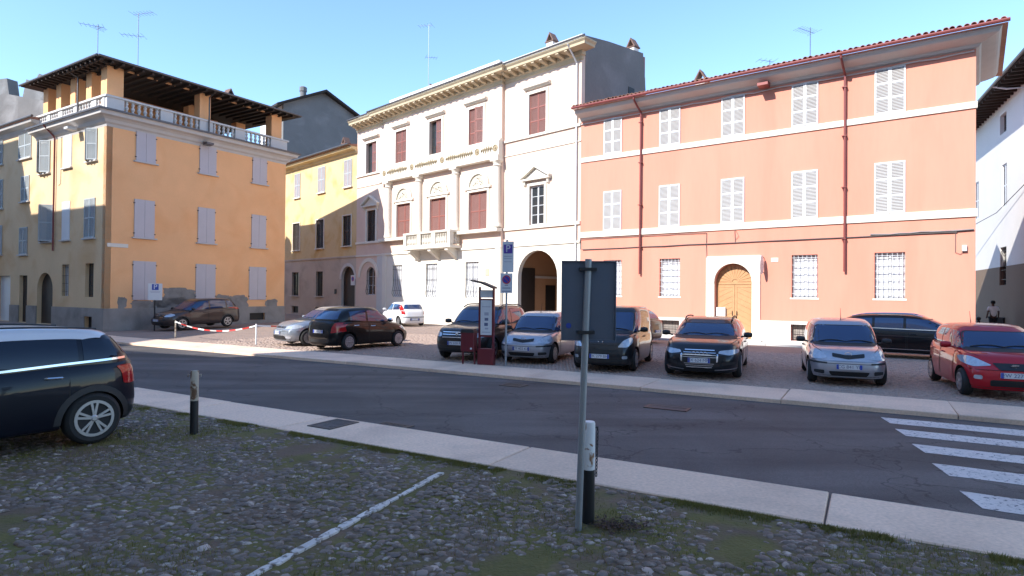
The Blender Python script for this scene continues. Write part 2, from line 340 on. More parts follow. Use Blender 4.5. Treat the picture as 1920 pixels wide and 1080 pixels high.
VX=V[...,0]*ca-V[...,1]*sa+X[:,None]; VY=V[...,0]*sa+V[...,1]*ca+Y[:,None]; VZ=V[...,2]+z0[:,None]
VV=np.stack([VX,VY,VZ],-1)[rest]
np_mesh('pebbles',VV.reshape(-1,3),(np.arange(len(rest))[:,None,None]*25+FT[None]).reshape(-1,3),'pebble_mass',fore,smooth=True,kind='stuff')
PB=[]
for q in range(6):
    me=bpy.data.meshes.new('cobble'); vv=T*(1+np.random.default_rng(q).uniform(-.15,.15,(25,1))); me.from_pydata([tuple(w) for w in vv],[],[tuple(f) for f in FT])
    me.polygons.foreach_set('use_smooth',[True]*len(FT)); me.materials.append(M('pebble')); PB.append(me)
for i in ind:
    obj('cobble',PB[int(i)%6],fore,loc=(X[i],Y[i],z0[i]),rotz=float(ang[i]),scale=(a[i],a[i]*rat[i],h[i]))
# broken line of white marble setts across the cobbles
Ln=np.linalg.norm(LB-LA); t0=-1.0; i=0
wl=thing('parking_bay_line','broken line of white marble setts crossing the cobbles','line',(LA[0],LA[1],0),math.atan2(_d[1],_d[0]))
while t0<Ln:
    l=random.uniform(.14,.34); w=random.uniform(.038,.05) if t0<Ln*.6 else random.uniform(.026,.04)
    if True:
        m=MB(); pts=[]; nn=10
        for q in range(nn):
            an=2*PI*q/nn; cx,sy=math.cos(an),math.sin(an); pts.append((t0+l/2+(abs(cx)**.4)*math.copysign(1,cx)*l/2*random.uniform(.88,1),(abs(sy)**.4)*math.copysign(1,sy)*w*random.uniform(.75,1.1)+random.uniform(-.008,.008)))
        m.prism(pts,-.02,random.uniform(.002,.007),'z'); m.build('marble_sett','white_marble',wl)
    t0+=l*.95
# grass and weeds between the stones
nb=90000; S=RNG.uniform(-15,8,nb*3); P_=np.concatenate([RNG.uniform(-8,-1.06,nb*2),-1.06-np.abs(RNG.normal(0,.09,nb))])
X=RO.x+RD.x*S+RP.x*P_; Y=RO.y+RD.y*S+RP.y*P_
mask=vnoise(X,Y,1.1,11)*.5+vnoise(X,Y,.35,12)*.3+vnoise(X,Y,.12,13)*.2
edge=np.arange(nb*3)>=nb*2
k=in_view(X,Y,.03)&(np.where(edge,(vnoise(X,Y,.5,21)>.52),mask+RNG.uniform(-.08,.08,nb*3)>.55))
X,Y,mk=X[k],Y[k],mask[k]; n=len(X); an=RNG.uniform(0,2*PI,n); hh=RNG.uniform(.008,.034,n)*(.7+1.2*np.clip(mk-.55,0,.4)*3); w=RNG.uniform(.002,.0045,n); ln=RNG.uniform(.2,1.1,n)*hh
V=np.zeros((n,3,3)); V[:,0]=np.stack([X-np.cos(an)*w,Y-np.sin(an)*w,np.full(n,-.015)],1); V[:,1]=np.stack([X+np.cos(an)*w,Y+np.sin(an)*w,np.full(n,-.015)],1)
b2=RNG.uniform(0,2*PI,n); V[:,2]=np.stack([X+np.cos(b2)*ln,Y+np.sin(b2)*ln,hh],1)
g=np_mesh('grass',V.reshape(-1,3),np.arange(n*3).reshape(-1,3),'grass',kind='stuff'); tag(g,'short grass and moss growing between the forecourt cobbles','grass')
# ================================================================ buildings: helpers
class Bld:
    def __init__(s,name,label,cat,loc,rotz): s.root=thing(name,label,cat,loc,rotz); s.M=Matrix()
    def b(s,mb,name,m,parent=None,smooth=False,**kw): return mb.build(name,m,parent or s.root,None if parent else s.M,smooth,**kw)
    def o(s,name,me,loc=(0,0,0),rotz=0,scale=None,parent=None,**kw):
        return obj(name,me,parent or s.root,None if parent else s.M,loc=loc,rotz=rotz,scale=scale,**kw)
def arch_pts(xa,xb,zs,zt,n=14):
    """points of a round arch from left spring to right spring"""
    c=(xa+xb)/2; r=(xb-xa)/2; return [(c-r*math.cos(PI*i/n),zs+(zt-zs)*math.sin(PI*i/n)) for i in range(n+1)]
def wall(x0,x1,z0,z1,holes,depth=.3,y=0.,sides=True):
    """slab front with real openings: holes are (xa,xb,za,zb) or (xa,xb,za,zb,zspring) for a round arch"""
    m=MB(); xs=sorted({x0,x1,*[h[0] for h in holes],*[h[1] for h in holes]}); zs=sorted({z0,z1,*[h[2] for h in holes],*[h[3] for h in holes]})
    xs=[q for q in xs if x0<=q<=x1]; zs=[q for q in zs if z0<=q<=z1]
    for i in range(len(xs)-1):
        for j in range(len(zs)-1):
            cx,cz=(xs[i]+xs[i+1])/2,(zs[j]+zs[j+1])/2
            if any(h[0]<cx<h[1] and h[2]<cz<h[3] for h in holes): continue
            m.add([(xs[i],y,zs[j]),(xs[i+1],y,zs[j]),(xs[i+1],y,zs[j+1]),(xs[i],y,zs[j+1])],[(0,1,2,3)])
    for h in holes:
        xa,xb,za,zb=h[:4]; yb=y+depth
        top=h[4] if len(h)>4 else zb
        m.add([(xa,y,za),(xa,yb,za),(xa,yb,top),(xa,y,top)],[(0,1,2,3)]); m.add([(xb,y,za),(xb,y,top),(xb,yb,top),(xb,yb,za)],[(0,1,2,3)])
        m.add([(xa,y,za),(xb,y,za),(xb,yb,za),(xa,yb,za)],[(0,1,2,3)])
        if len(h)>4:
            A=arch_pts(xa,xb,top,zb)
            for q in range(len(A)-1):
                (ax,az),(bx,bz)=A[q],A[q+1]
                m.add([(ax,y,az),(bx,y,bz),(bx,yb,bz),(ax,yb,az)],[(0,1,2,3)])
                m.add([(ax,y,az),(ax,y,zb),(bx,y,zb),(bx,y,bz)],[(0,1,2,3)])
        else: m.add([(xa,y,zb),(xa,yb,zb),(xb,yb,zb),(xb,y,zb)],[(0,1,2,3)])
    if sides:
        yb=y+depth
        m.add([(x0,y,z0),(x0,y,z1),(x0,yb,z1),(x0,yb,z0)],[(0,1,2,3)]); m.add([(x1,y,z0),(x1,yb,z0),(x1,yb,z1),(x1,y,z1)],[(0,1,2,3)])
        m.add([(x0,y,z1),(x1,y,z1),(x1,yb,z1),(x0,yb,z1)],[(0,1,2,3)])
    return m
def cornice(x0,x1,y1,prof,left=False,right=False):
    """moulding swept along the front and, mitred, back along the sides; prof = [(projection,z)...] bottom to top"""
    m=MB(); loops=[]
    for o,z in prof:
        L=[]
        if left: L.append((x0-o,y1,z))
        L+=[(x0-(o if left else 0),-o,z),(x1+(o if right else 0),-o,z)]
        if right: L.append((x1+o,y1,z))
        loops.append(L)
    loops.append([(a[0],a[1],prof[-1][1]) for a in [(q[0],.05 if q[1]<y1 else q[1]) for q in loops[0]]])
    k=len(loops[0]); m.v=[v for L in loops for v in L]
    for i in range(len(loops)-1):
        for j in range(k-1): a=i*k+j; m.f.append((a,a+1,a+k+1,a+k)); m.mi.append(0)
    for j in (0,k-1):
        m.f.append(tuple(i*k+j for i in range(len(loops)))); m.mi.append(0)
    return m
_leaf={}
def leaf(w,h,rows,fm,sm,pitch=.055,closed=False):
    key=(round(w,3),round(h,3),rows,fm,sm,closed)
    if key in _leaf: return _leaf[key]
    f=MB(); st=.055; f.box(0,st,-.045,0,0,h); f.box(w-st,w,-.045,0,0,h)
    for i in range(rows+1):
        zc=i*(h-.07)/rows; f.box(st,w-st,-.043,-.002,zc,zc+.07)
    s=MB()
    if closed:
        for i in range(rows):
            za=i*(h-.07)/rows+.07; zb=(i+1)*(h-.07)/rows; s.box(st,w-st,-.028,-.012,za,zb)
    else:
        for i in range(rows):
            za=i*(h-.07)/rows+.07; zb=(i+1)*(h-.07)/rows; k=max(2,int((zb-za)/pitch))
            for q in range(k):
                zc=za+(q+.5)*(zb-za)/k; t=.006; d=.020
                s.add([(st,-.040,zc-d-t),(w-st,-.040,zc-d-t),(w-st,-.006,zc+d-t),(st,-.006,zc+d-t),(st,-.040,zc-d+t),(w-st,-.040,zc-d+t),(w-st,-.006,zc+d+t),(st,-.006,zc+d+t)],
                    [(0,3,2,1),(4,5,6,7),(0,1,5,4),(1,2,6,5),(2,3,7,6),(3,0,4,7)])
    _leaf[key]=(f.mesh('shutter',fm),s.mesh('louvre_slats',sm)); return _leaf[key]
def shutters(B,x0,x1,z0,z1,fm,sm,opn=(0,0),y=-.004,rows=3,closed=False,pitch=.055):
    w=(x1-x0)/2-.004; f,s=leaf(w,z1-z0,rows,fm,sm,pitch,closed)
    if opn[0] is not None:
        a=B.o('shutter',f,(x0,y,z0),-R(opn[0])); q=obj('louvre_slats' if not closed else 'shutter_panel',s,a)
        if not closed: q['kind']='stuff'
    if opn[1] is None: return
    b=B.o('shutter',f,(x1,y,z0),R(opn[1]),(-1,1,1)); q=obj('louvre_slats' if not closed else 'shutter_panel',s,b)
    if not closed: q['kind']='stuff'
def sill(B,x0,x1,z,m='cornice_stone',d=.14,h=.08,e=.1):
    B.b(MB().bbox(x0-e,x1+e,-d,.02,z-h,z),'window_sill',m)
def sash(B,x0,x1,z0,z1,fm,pm,y=.18,rows=3,fw=.06,parent=None):
    f=MB(); f.box(x0,x0+fw,y,y+.05,z0,z1); f.box(x1-fw,x1,y,y+.05,z0,z1); f.box(x0+fw,x1-fw,y,y+.048,z0,z0+fw); f.box(x0+fw,x1-fw,y,y+.048,z1-fw,z1)
    c=(x0+x1)/2; f.box(c-fw*.6,c+fw*.6,y-.01,y+.046,z0+fw,z1-fw)
    o=B.b(f,'window',fm)
    for sx in (0,1):
        xa,xb=(x0+fw,c-fw*.6) if sx==0 else (c+fw*.6,x1-fw)
        for i in range(rows):
            za=z0+fw+i*(z1-z0-2*fw)/rows; zb=z0+fw+(i+1)*(z1-z0-2*fw)/rows
            MB().box(xa+(.012),xb-.012,y+.02,y+.03,za+.015,zb-.015).build('pane',pm,o)
            if i: MB().box(xa,xb,y+.012,y+.04,za-.015,za+.015).build('glazing_bar',fm,o)
    return o
def bars(B,x0,x1,z0,z1,nx,nz,m,y=.06,r=.011,scroll=False):
    g=MB()
    for i in range(nx): 
        x=x0+(i+.5)*(x1-x0)/nx
        if scroll: g.tube([(x,y,z0+.02),(x,y-.16*(1 if i else 1),z0+.25),(x,y-.1,z0+.55),(x,y,z0+.9),(x,y,z1-.02)],r,6)
        else: g.tube([(x,y,z0+.003),(x,y,z1-.003)],r,6)
    for j in range(nz):
        z=z0+(j+.6)*(z1-z0)/nz; g.box(x0+.003,x1-.003,y-.012,y+.012,z-.009,z+.009)
    return B.b(g,'window_grille',m)
def chimney(B,x,y,z,w=.6,h=1.2,cap='brick'):
    c=B.b(MB().box(x-w/2,x+w/2,y-w/2,y+w/2,z,z+h),'chimney','white_plaster')
    m=MB(); t=.06
    m.prism([(x-w*.62,z+h),(x,z+h+w*1.05),(x+w*.62,z+h),(x+w*.62-t*1.6,z+h),(x,z+h+w*1.05-t*1.8),(x-w*.62+t*1.6,z+h)],y-w*.55,y+w*.55)
    m.box(x-w*.66,x+w*.66,y-w*.6,y+w*.6,z+h-.07,z+h-.01)
    m.build('chimney_cap',cap,c)
def antenna(label,loc,h,booms,rz=0.):
    t=thing('television_antenna',label,'antenna',loc,rz,'roof antennas')
    MB().tube([(0,0,-.3),(0,0,h)],.022,6).build('mast','antenna',t)
    for z,ang,L,ne in booms:
        c,s=math.cos(R(ang)),math.sin(R(ang)); m=MB(); m.tube([(-.25*L*c,-.25*L*s,z),(.75*L*c,.75*L*s,z+.06)],.013,5)
        for i in range(ne):
            q=-.25+i/(ne-1)*1.0; e=.32 if i else .45
            m.tube([(q*L*c+s*e,q*L*s-c*e,z+.03),(q*L*c-s*e,q*L*s+c*e,z+.03)],.008,4)
        m.build('boom','antenna',t)
def gutter(B,x0,x1,y,z,m,r=.075):
    g=MB(); g.tube([(x0,y,z),(x1,y,z)],r,8); B.b(g,'gutter',m)
def downpipe(B,pts,m,r=.05):
    o=B.b(MB().tube(pts,r,8),'downpipe',m,smooth=True)
    return o
def cable(B,pts,r=.02,m='cable',name='cable'): B.b(MB().tube(pts,r,5),name,m)
def wall_lamp(B,x,z,out=.55,m='zinc',y0=0.):
    l=B.b(MB().tube([(x,y0,z+.05),(x,y0-out*.5,z+.12)],.025,6),'lamp_bracket',m)
    h=MB(); h.prism([(y0-out-.12,z-.02),(y0-out-.12,z+.1),(y0-out*.45,z+.16),(y0-out*.45,z-.06)],x-.22,x+.22,'x'); h.build('lamp_head',m,l)
# ================================================================ red palazzo
B=Bld('red_palazzo','long salmon red palazzo with white string courses and white louvred shutters','building',(3.611,32.558,0),math.atan2(-.60293,.79779))
LX=16.75
gfw=[(1.40,2.42),(4.47,5.50),(10.47,11.48),(13.54,14.57)]
wins=[(1.37,2.40),(4.43,5.48),(7.44,8.48),(10.45,11.48),(13.53,14.57)]
door=(7.17,8.84,.10,3.52,2.685)
cell=[(4.55,5.5,.16,.85),(10.45,11.5,.16,.86)]
holes=[(a,b,2.0,3.82) for a,b in gfw]+[door]+cell
B.b(wall(0,LX,-.45,11.3,holes,.32),'facade_wall','red_plaster')
B.b(MB().box(.0,LX-.002,.32,5,-.45,11.3),'rear_wall','red_plaster'); B.b(MB().box(8.,LX-.1,5,13,-.45,8.6),'unseen_shade_wing','red_plaster')  # low wing behind is unseen, added to shade the white corner house
for a,b,hs in ((0,6.79,cell[:1]),(9.19,LX+.03,cell[1:])):
    B.b(wall(a,b,-.45,.99,hs,.05,-.045),'plinth','grey_plinth')
for z0,z1 in ((9.03,9.28),(5.04,5.34)):
    B.b(MB().bbox(.0,LX+.05,-.06,.05,z0,z1,.012),'string_course','white_stone')
for a,b in wins:
    shutters(B,a,b,9.29,11.12,'white_shutter','slat_white',(random.uniform(0,3.5),random.uniform(0,3.5))); shutters(B,a,b,5.35,7.38,'white_shutter','slat_white',(random.uniform(0,3),random.uniform(0,3)))
for a,b in gfw:
    sash(B,a,b,2.0,3.82,'white_shutter','white_blind',.2,3)
    bars(B,a,b,2.0,3.82,6,6,'white_iron',.05,.012)
    B.b(MB().box(a-.06,b+.06,-.02,.32,1.93,2.0),'window_sill','white_stone')
for a,b,c,d in cell:
    B.b(MB().box(a,b,.22,.25,c,d),'cellar_window','old_cement'); bars(B,a,b,c,d,6,3,'iron',.08,.01)
# portal
B.b(wall(6.79,9.19,-.02,3.86,[(door[0],door[1],-.02,3.52,2.685)],.075,-.075),'portal_surround','white_stone')
for xa,xb in ((6.80,7.165),(8.845,9.18)): B.b(MB().bbox(xa,xb,-.10,-.07,2.62,2.70),'impost','white_stone')
A=arch_pts(7.17-.31,8.84+.31,2.685,3.52+.30,18); I=arch_pts(7.17+.0,8.84-.0,2.685,3.52,18); m=MB()
for q in range(18):
    a,b,c,d=A[q],A[q+1],I[q+1],I[q]; m.prism([a,b,c,d],-.095,-.07)
B.b(m,'archivolt','white_stone')
B.b(MB().box(6.7,9.3,-.35,.3,-.02,.12),'doorstep','white_stone')
cx=(7.17+8.84)/2
dl=B.b(MB().box(7.175,8.835,.27,.32,.12,2.62),'door','door_wood')
for sx in (0,1):
    xa,xb=(7.19,cx-.012) if sx==0 else (cx+.012,8.82)
    f=MB(); f.box(xa,xa+.09,.245,.27,.13,2.55); f.box(xb-.09,xb,.245,.27,.13,2.55); f.box(xa+.09,xb-.09,.247,.27,.13,.24); f.box(xa+.09,xb-.09,.247,.27,2.44,2.55)
    f.build('door_leaf_frame','door_wood',dl)
    sl_=.30*(1 if sx==0 else -1)
    for k in range(-2,10):
        zb=.24+k*.25; q=[]
        for x,z in ((xa+.095,zb),(xb-.095,zb+sl_),(xb-.095,zb+sl_+.238),(xa+.095,zb+.238)): q.append((x,min(max(z,.245),2.435)))
        if max(p[1] for p in q)-min(p[1] for p in q)<.03: continue
        MB().prism(q,.256,.27).build('plank','door_wood',dl)
    MB().tube([(cx+(-.1 if sx==0 else .1),.245,1.16),(cx+(-.1 if sx==0 else .1),.20,1.18),(cx+(-.1 if sx==0 else .1),.20,1.34),(cx+(-.1 if sx==0 else .1),.245,1.36)],.014,6).build('handle','iron',dl)
MB().box(7.175,8.835,.235,.27,2.57,2.68).build('transom','door_wood',dl)
for q in range(12):
    a0,a1=PI*(q+.06)/12,PI*(q+.94)/12; r0,r1=.12,.80
    MB().prism([(cx-r0*math.cos(a0),2.69+r0*math.sin(a0)),(cx-r1*math.cos(a0),2.69+r1*math.sin(a0)),(cx-r1*math.cos(a1),2.69+r1*math.sin(a1)),(cx-r0*math.cos(a1),2.69+r0*math.sin(a1))],.25,.275).build('fan_plank','door_wood',dl)
MB().prism(arch_pts(7.175,8.835,2.66,3.515),.276,.31).build('fanlight_board','door_wood',dl)
pb=tag(MB().bbox(7.2,7.62,.10,.243,1.05,1.52).build('mailbox','white_paint'),'white mailbox hung on the left leaf of the wooden door','mailbox')
pb.matrix_world=Matrix.Translation(B.root.location)@Matrix.Rotation(B.root.rotation_euler.z,4,'Z')
# cornice, gutter, roof with its tiles
B.b(cornice(0,LX,5,[(.0,11.22),(.10,11.26),(.16,11.36),(.36,11.40),(.58,11.46),(.66,11.50),(.70,11.60),(.74,11.66)],False,True),'cornice','cornice_stone')
gutter(B,-.05,LX+.95,-.92,11.74,'copper_pipe',.07)
m=MB(); yr=2.3; zr=12.45
m.add([(-.02,-.88,11.67),(LX+.9,-.88,11.67),(LX+.9,5.6,11.67),(-.02,5.6,11.67),(-.02,yr,zr),(LX-2.5,yr,zr)],[(0,1,5,4),(1,2,5),(2,3,4,5),(3,0,4),(3,2,1,0)])
B.b(m,'roof','roof_tile')
T_=MB(); seg=6
for i in range(2):
    L0=0 if i==0 else .46; rr=.095 if i==0 else .08
    for k in range(seg+1):
        a=PI*k/seg; T_.v.append((rr*math.cos(a),L0,rr*math.sin(a)*.9+L0*.245))
for i in range(2):
    for k in range(seg+1):
        a=PI*k/seg; T_.v.append((T_.v[i*(seg+1)+k][0]*.8,T_.v[i*(seg+1)+k][1],T_.v[i*(seg+1)+k][2]-.016))
n_=seg+1
for k in range(seg): T_.f+=[(k,k+1,n_+k+1,n_+k),(2*n_+k+1,2*n_+k,3*n_+k,3*n_+k+1),(k,2*n_+k,2*n_+k+1,k+1)]
T_.mi=[0]*len(T_.f); tm=T_.mesh('roof_tile','roof_tile')
for r_ in range(2):
    for i in range(86):
        x=.08+i*.205; B.o('roof_tile',tm,(x+random.uniform(-.015,.015),-.93+r_*.40+random.uniform(-.03,.03),11.80+r_*.098+random.uniform(-.01,.02)),random.uniform(-.06,.06))
# pipes and cables
for x,zt,xb in ((3.46,11.2,3.47),(12.46,11.2,12.50)):
    downpipe(B,[(x,-.90,11.70),(x,-.90,11.58),(x+.02,-.55,11.32),(x+.03,-.14,11.12),(x+.03,-.12,10.9),(xb,-.12,3.08)],'copper_pipe',.048)
    for z in (4.4,6.5,8.6,10.6): B.b(MB().box(x-.08,x+.10,-.19,.0,z,z+.035),'pipe_bracket','copper_pipe')
def sagline(x0,x1,z0,z1,y=-.05,n=14,j=.012): return [(x0+(x1-x0)*i/n,y+random.uniform(-.008,.008),z0+(z1-z0)*i/n+random.uniform(-j,j)) for i in range(n+1)]
cable(B,sagline(.0,16.7,11.06,11.12,-.05,30,.03),.028,'cornice_stone','conduit')
cable(B,sagline(.15,16.2,4.42,4.50),.022); cable(B,sagline(13.4,16.7,4.53,4.56,-.06,10,.02),.035,'zinc','conduit')
cable(B,sagline(.0,6.78,4.98,4.97),.014); cable(B,[(6.79,-.04,4.97),(6.78,-.04,4.4),(6.80,-.09,3.8)],.012); cable(B,[(8.07,-.04,5.02),(8.10,-.04,4.42)],.012); cable(B,[(8.12,-.04,5.0),(8.25,-.05,4.75),(8.12,-.04,4.6)],.008)
cable(B,[(.02,-.04,5.02),(.03,-.04,4.44)],.016); cable(B,[(16.15,-.04,4.48),(16.15,-.04,3.75),(16.3,-.04,3.68),(16.42,-.04,3.8)],.01)
B.b(MB().bbox(16.35,16.5,-.12,.0,3.78,4.0),'junction_box','white_iron')
wall_lamp(B,9.4,11.18,.55,'copper_pipe')
B.b(MB().bbox(9.63,9.93,-.02,.0,3.54,3.72),'house_number_plate','white_stone')
# bracket sign seen edge-on beside the portal
t=thing('wall_flag_sign','thin oval sign projecting edge-on from the wall right of the portal','sign',tuple(Vector((3.611,32.558,0))+Vector((.79779,-.60293,0))*9.33),math.atan2(-.60293,.79779))
MB().prism([(-.36-.30*math.cos(2*PI*q/14),3.42+.42*math.sin(2*PI*q/14)) for q in range(14)],-.014,.014,'x').build('sign_plate','white_paint',t)
m=MB(); m.tube([(0,0,3.75),(0,-.36,3.78)],.014,6); m.tube([(0,0,3.1),(0,-.36,3.05)],.014,6); m.build('bracket','iron',t)
chimney(B,5.4,3.0,12.1,.5,1.1)
# pavement strip along the palazzo
for i in range(12): B.b(MB().box(i*1.42-.2+.005,i*1.42-.2+1.41,-1.25,-.05,-.2,.06+random.uniform(-.004,.004)),'paving_slab','sidewalk_stone')
# ================================================================ white palazzo
WR=math.atan2(-.70091,.71325)
B=Bld('white_palazzo','pale pink and white palazzo with columns, frieze, balcony and bracketed cornice','building',(-12.266,48.161,0),WR)
LW=22.25; YC=-.22
up=lambda y:y
lw=[(1.49,2.71,1.86,4.0,3.39),(1.5,2.7,5.92,8.3),(1.32,2.75,11.16,13.5)]
cw=[(5.30,6.48,1.75,4.02),(9.22,10.46,1.75,4.02),(13.28,14.52,1.75,4.02),(5.75,7.40,5.97,8.35),(9.60,11.30,5.97,8.35),(13.56,15.24,5.97,8.35),(5.56,6.87,11.3,13.6),(9.48,10.78,11.3,13.6),(13.5,14.82,11.3,13.6)]
rw=[(17.66,20.67,-.05,4.53,3.03),(18.56,19.68,5.97,8.22),(18.47,19.76,11.12,13.5)]
B.b(wall(0,4.02,-.45,14.85,lw,.3),'side_bay_wall','pink_plaster')
B.b(wall(4.02,16.44,-.45,4.8,[h for h in cw if h[3]<4.8],.45,YC),'ground_storey_wall','white_stone')
B.b(wall(4.02,16.44,4.8,14.85,[h for h in cw if h[3]>4.8],.45,YC),'central_bay_wall','pink_plaster')
B.b(wall(16.44,LW,-.45,4.85,rw[:1],.3),'ground_storey_wall','white_stone')
B.b(wall(16.44,LW,4.85,14.85,rw[1:],.3),'side_bay_wall','pink_plaster')
# rear body with the sloping grey flank that shows above the red roof
m=MB(); m.box(.0,17.3,.34,6.2,-.45,15.2); m.box(17.3,21.0,.34,6.2,4.75,15.2); m.box(21.0,LW-.004,.34,6.2,-.45,15.2); B.b(m,'rear_wall','pink_plaster')
B.b(MB().prism([(.3,-.45),(6.35,-.45),(6.35,13.2),(6.15,14.9),(5.9,16.6),(2.4,16.25),(.3,15.95)],LW-.18,LW+.02,'x'),'party_wall','grey_plaster')
B.b(MB().box(LW+.02,LW+.05,4.35,4.95,12.9,14.2),'small_window','dark_void')
# gateway passage
p=B.b(MB().box(17.35,20.95,4.6,4.8,-.05,4.75),'passage_end_wall','brown_shade_plaster')
m=MB(); m.box(17.3,17.62,.34,5.6,-.05,4.75); ps=B.b(m,'passage_side_wall','passage_plaster'); MB().box(17.62,17.64,2.5,3.4,0,2.6).build('passage_door','dark_void',ps); MB().box(17.62,17.66,.36,1.5,0,3.6).build('dark_jamb','dark_wood',ps); MB().box(17.62,17.70,1.5,4.6,3.0,3.14).build('passage_moulding','cornice_stone',ps); m=MB(); m.box(20.71,21.,.34,5.6,-.05,4.75); B.b(m,'passage_side_wall','brown_shade_plaster')
MB().box(19.2,19.95,4.54,4.6,0,2.6).build('passage_door','dark_void',p); MB().box(20.4,20.7,4.54,4.6,0,2.5).build('passage_door','dark_void',p)
MB().box(18.3,20.71,4.5,4.6,3.05,3.2).build('passage_moulding','cornice_stone',p)
# windows
for i,(a,b,c,d) in enumerate([h[:4] for h in cw if h[3]<4.8]):
    sash(B,a,b,c,d,'white_shutter','white_blind',.1+YC,3); bars(B,a,b,c,d,5,3,'iron',YC+.03,.013,True)
sash(B,1.49,2.71,1.86,4.0,'white_shutter','pane',.2,3); bars(B,1.49,2.71,1.86,3.9,5,3,'iron',.03,.013,True)
for a,b,c,d in cw[3:6]: shutters(B,a+.02,b-.02,c,d,'redbrown_shutter','slat_redbrown',(0,0),YC+.16,2)
for (a,b,c,d),op in zip(cw[6:],((0,0),(None,0),(0,22))):
    shutters(B,a,b,c,d,'redbrown_shutter','slat_redbrown',op,YC+.10,3); sash(B,a,b,c,d,'dark_wood','pane',YC+.22,4)
shutters(B,1.32,2.75,11.16,13.5,'redbrown_shutter','slat_redbrown',(None,0),.10,3); sash(B,1.32,2.75,11.16,13.5,'dark_wood','pane',.2,3)
shutters(B,18.47,19.76,11.12,13.5,'redbrown_shutter','slat_redbrown',(0,0),.10,3)
shutters(B,1.5,2.7,5.92,8.3,'dark_wood','dark_wood',(0,0),.14,2)
sash(B,18.56,19.68,5.97,8.22,'white_shutter','pane',.12,4,.08)
# frames, hoods, pediments
def frame(B,a,b,c,d,y,w=.2,m='white_stone'):
    f=MB(); f.bbox(a-w,a,y-.06,y+.02,c,d+w); f.bbox(b,b+w,y-.06,y+.02,c,d+w); f.bbox(a,b,y-.058,y+.02,d,d+w); B.b(f,'window_surround',m)
def hood(B,a,b,z,y):
    m=MB(); m.prism([(y+.02,z),(y-.10,z),(y-.16,z+.07),(y-.24,z+.09),(y-.26,z+.18),(y+.02,z+.2)],a,b,'x'); B.b(m,'window_hood','white_stone')
for h,y in [(q,YC) for q in cw[6:]]+[(lw[2],0),(rw[2],0)]:
    frame(B,*h[:4],y,.16); hood(B,h[0]-.34,h[1]+.34,h[3]+.28,y)
for h in (lw[1],rw[1]):
    frame(B,*h[:4],0,.18); a,b,z=h[0]-.5,h[1]+.5,h[3]+.3
    m=MB(); m.box(a,b,-.26,.02,z,z+.10); c=(a+b)/2; e=.11
    for q in ((a-.04,c),(c,b+.04)):
        zl=z+.10 if q[0]<c-.1 else z+.72; zr_=z+.72 if q[0]<c-.1 else z+.10
        m.prism([(q[0],zl),(q[1],zr_),(q[1],zr_+e),(q[0],zl+e)],-.30,.02)
    m.prism([(a+.1,z+.1),(b-.1,z+.1),(c,z+.68)],-.10,.02)
    for x in (a+.1,b-.24): m.prism([(.02,z),(-.2,z),(-.12,z-.22),(.02,z-.34)],x,x+.14,'x')
    B.b(m,'window_pediment','white_stone')
for h in cw[3:6]:
    a,b,c,d=h; y=YC; frame(B,a,b,c,d,y,.17); m=MB(); cx=(a+b)/2; n=16
    B.b(MB().bbox(a-.36,b+.36,y-.13,y+.02,d+.17,d+.30),'impost','white_stone')
    for q in range(n):
        a0,a1=PI*q/n,PI*(q+1)/n; z=d+.30; P4=[(cx-r*math.cos(t),z+r*math.sin(t)) for r,t in ((1.02,a0),(1.02,a1),(.78,a1),(.78,a0))]
        m.prism(P4,y-.12,y+.01)
    B.b(m,'lunette_arch','white_stone')
    lu=B.b(MB().prism([(cx-.78*math.cos(PI*q/n),d+.30+.78*math.sin(PI*q/n)) for q in range(n+1)],y-.02,y+.01),'lunette','fresco')
    rl=MB()
    for q in range(9):
        t=PI*(q+.5)/9; rr=random.uniform(.25,.55); px,pz=cx-rr*math.cos(t),d+.36+rr*math.sin(t)*.85; rl.tube([(px-.12,y-.03,pz),(px,y-.09,pz+.1),(px+.08,y-.03,pz-.05)],[.03,.06,.03],6)
    rl.build('relief','white_stone',lu,smooth=True)
for x in (4.86,8.52,12.40,16.22):
    m=MB(); m.lathe([(.30,0),(.30,.12),(.26,.2),(.24,.28),(.235,1.2),(.20,3.5),(.20,3.6),(.26,3.66),(.22,3.74),(.24,3.8),(.32,3.92)],14,(x,YC-.14,6.02)); m.box(x-.33,x+.33,YC-.44,YC+.02,9.94,10.08); B.b(m,'column','white_stone',smooth=True)
for x0,x1,y in ((-.0,4.02,0.),(16.46,LW-.0,0.)):
    for z0,z1,o in ((5.78,5.95,.10),(4.80,4.92,.07),(11.02,11.16,.10),(10.2,10.26,.05)):
        B.b(MB().bbox(x0,x1,y-o,y+.02,z0,z1),'string_course','white_stone')
for z0,z1,o in ((5.76,5.96,.42),(4.78,4.92,.08),(11.16,11.30,.20),(10.08,10.30,.40)):
    B.b(MB().bbox(3.98,16.50,YC-o,YC+.02,z0,z1),'string_course','white_stone' if z0>11.3 else 'white_stone')
fz=B.b(MB().bbox(3.99,16.49,YC-.30,YC+.02,10.30,11.16),'frieze','white_stone')
for i in range(5):
    x=4.6+i*2.88+(.2 if i else 0); x=[4.55,7.9,11.2,14.6,16.2][i] if i<5 else x
    m=MB(); m.lathe([(.22,0),(.22,-.02),(.16,-.05),(.15,-.02),(.08,-.02),(.06,-.06)],12,(x,YC-.30,10.73),'y'); m.build('roundel','relief_stone',fz)
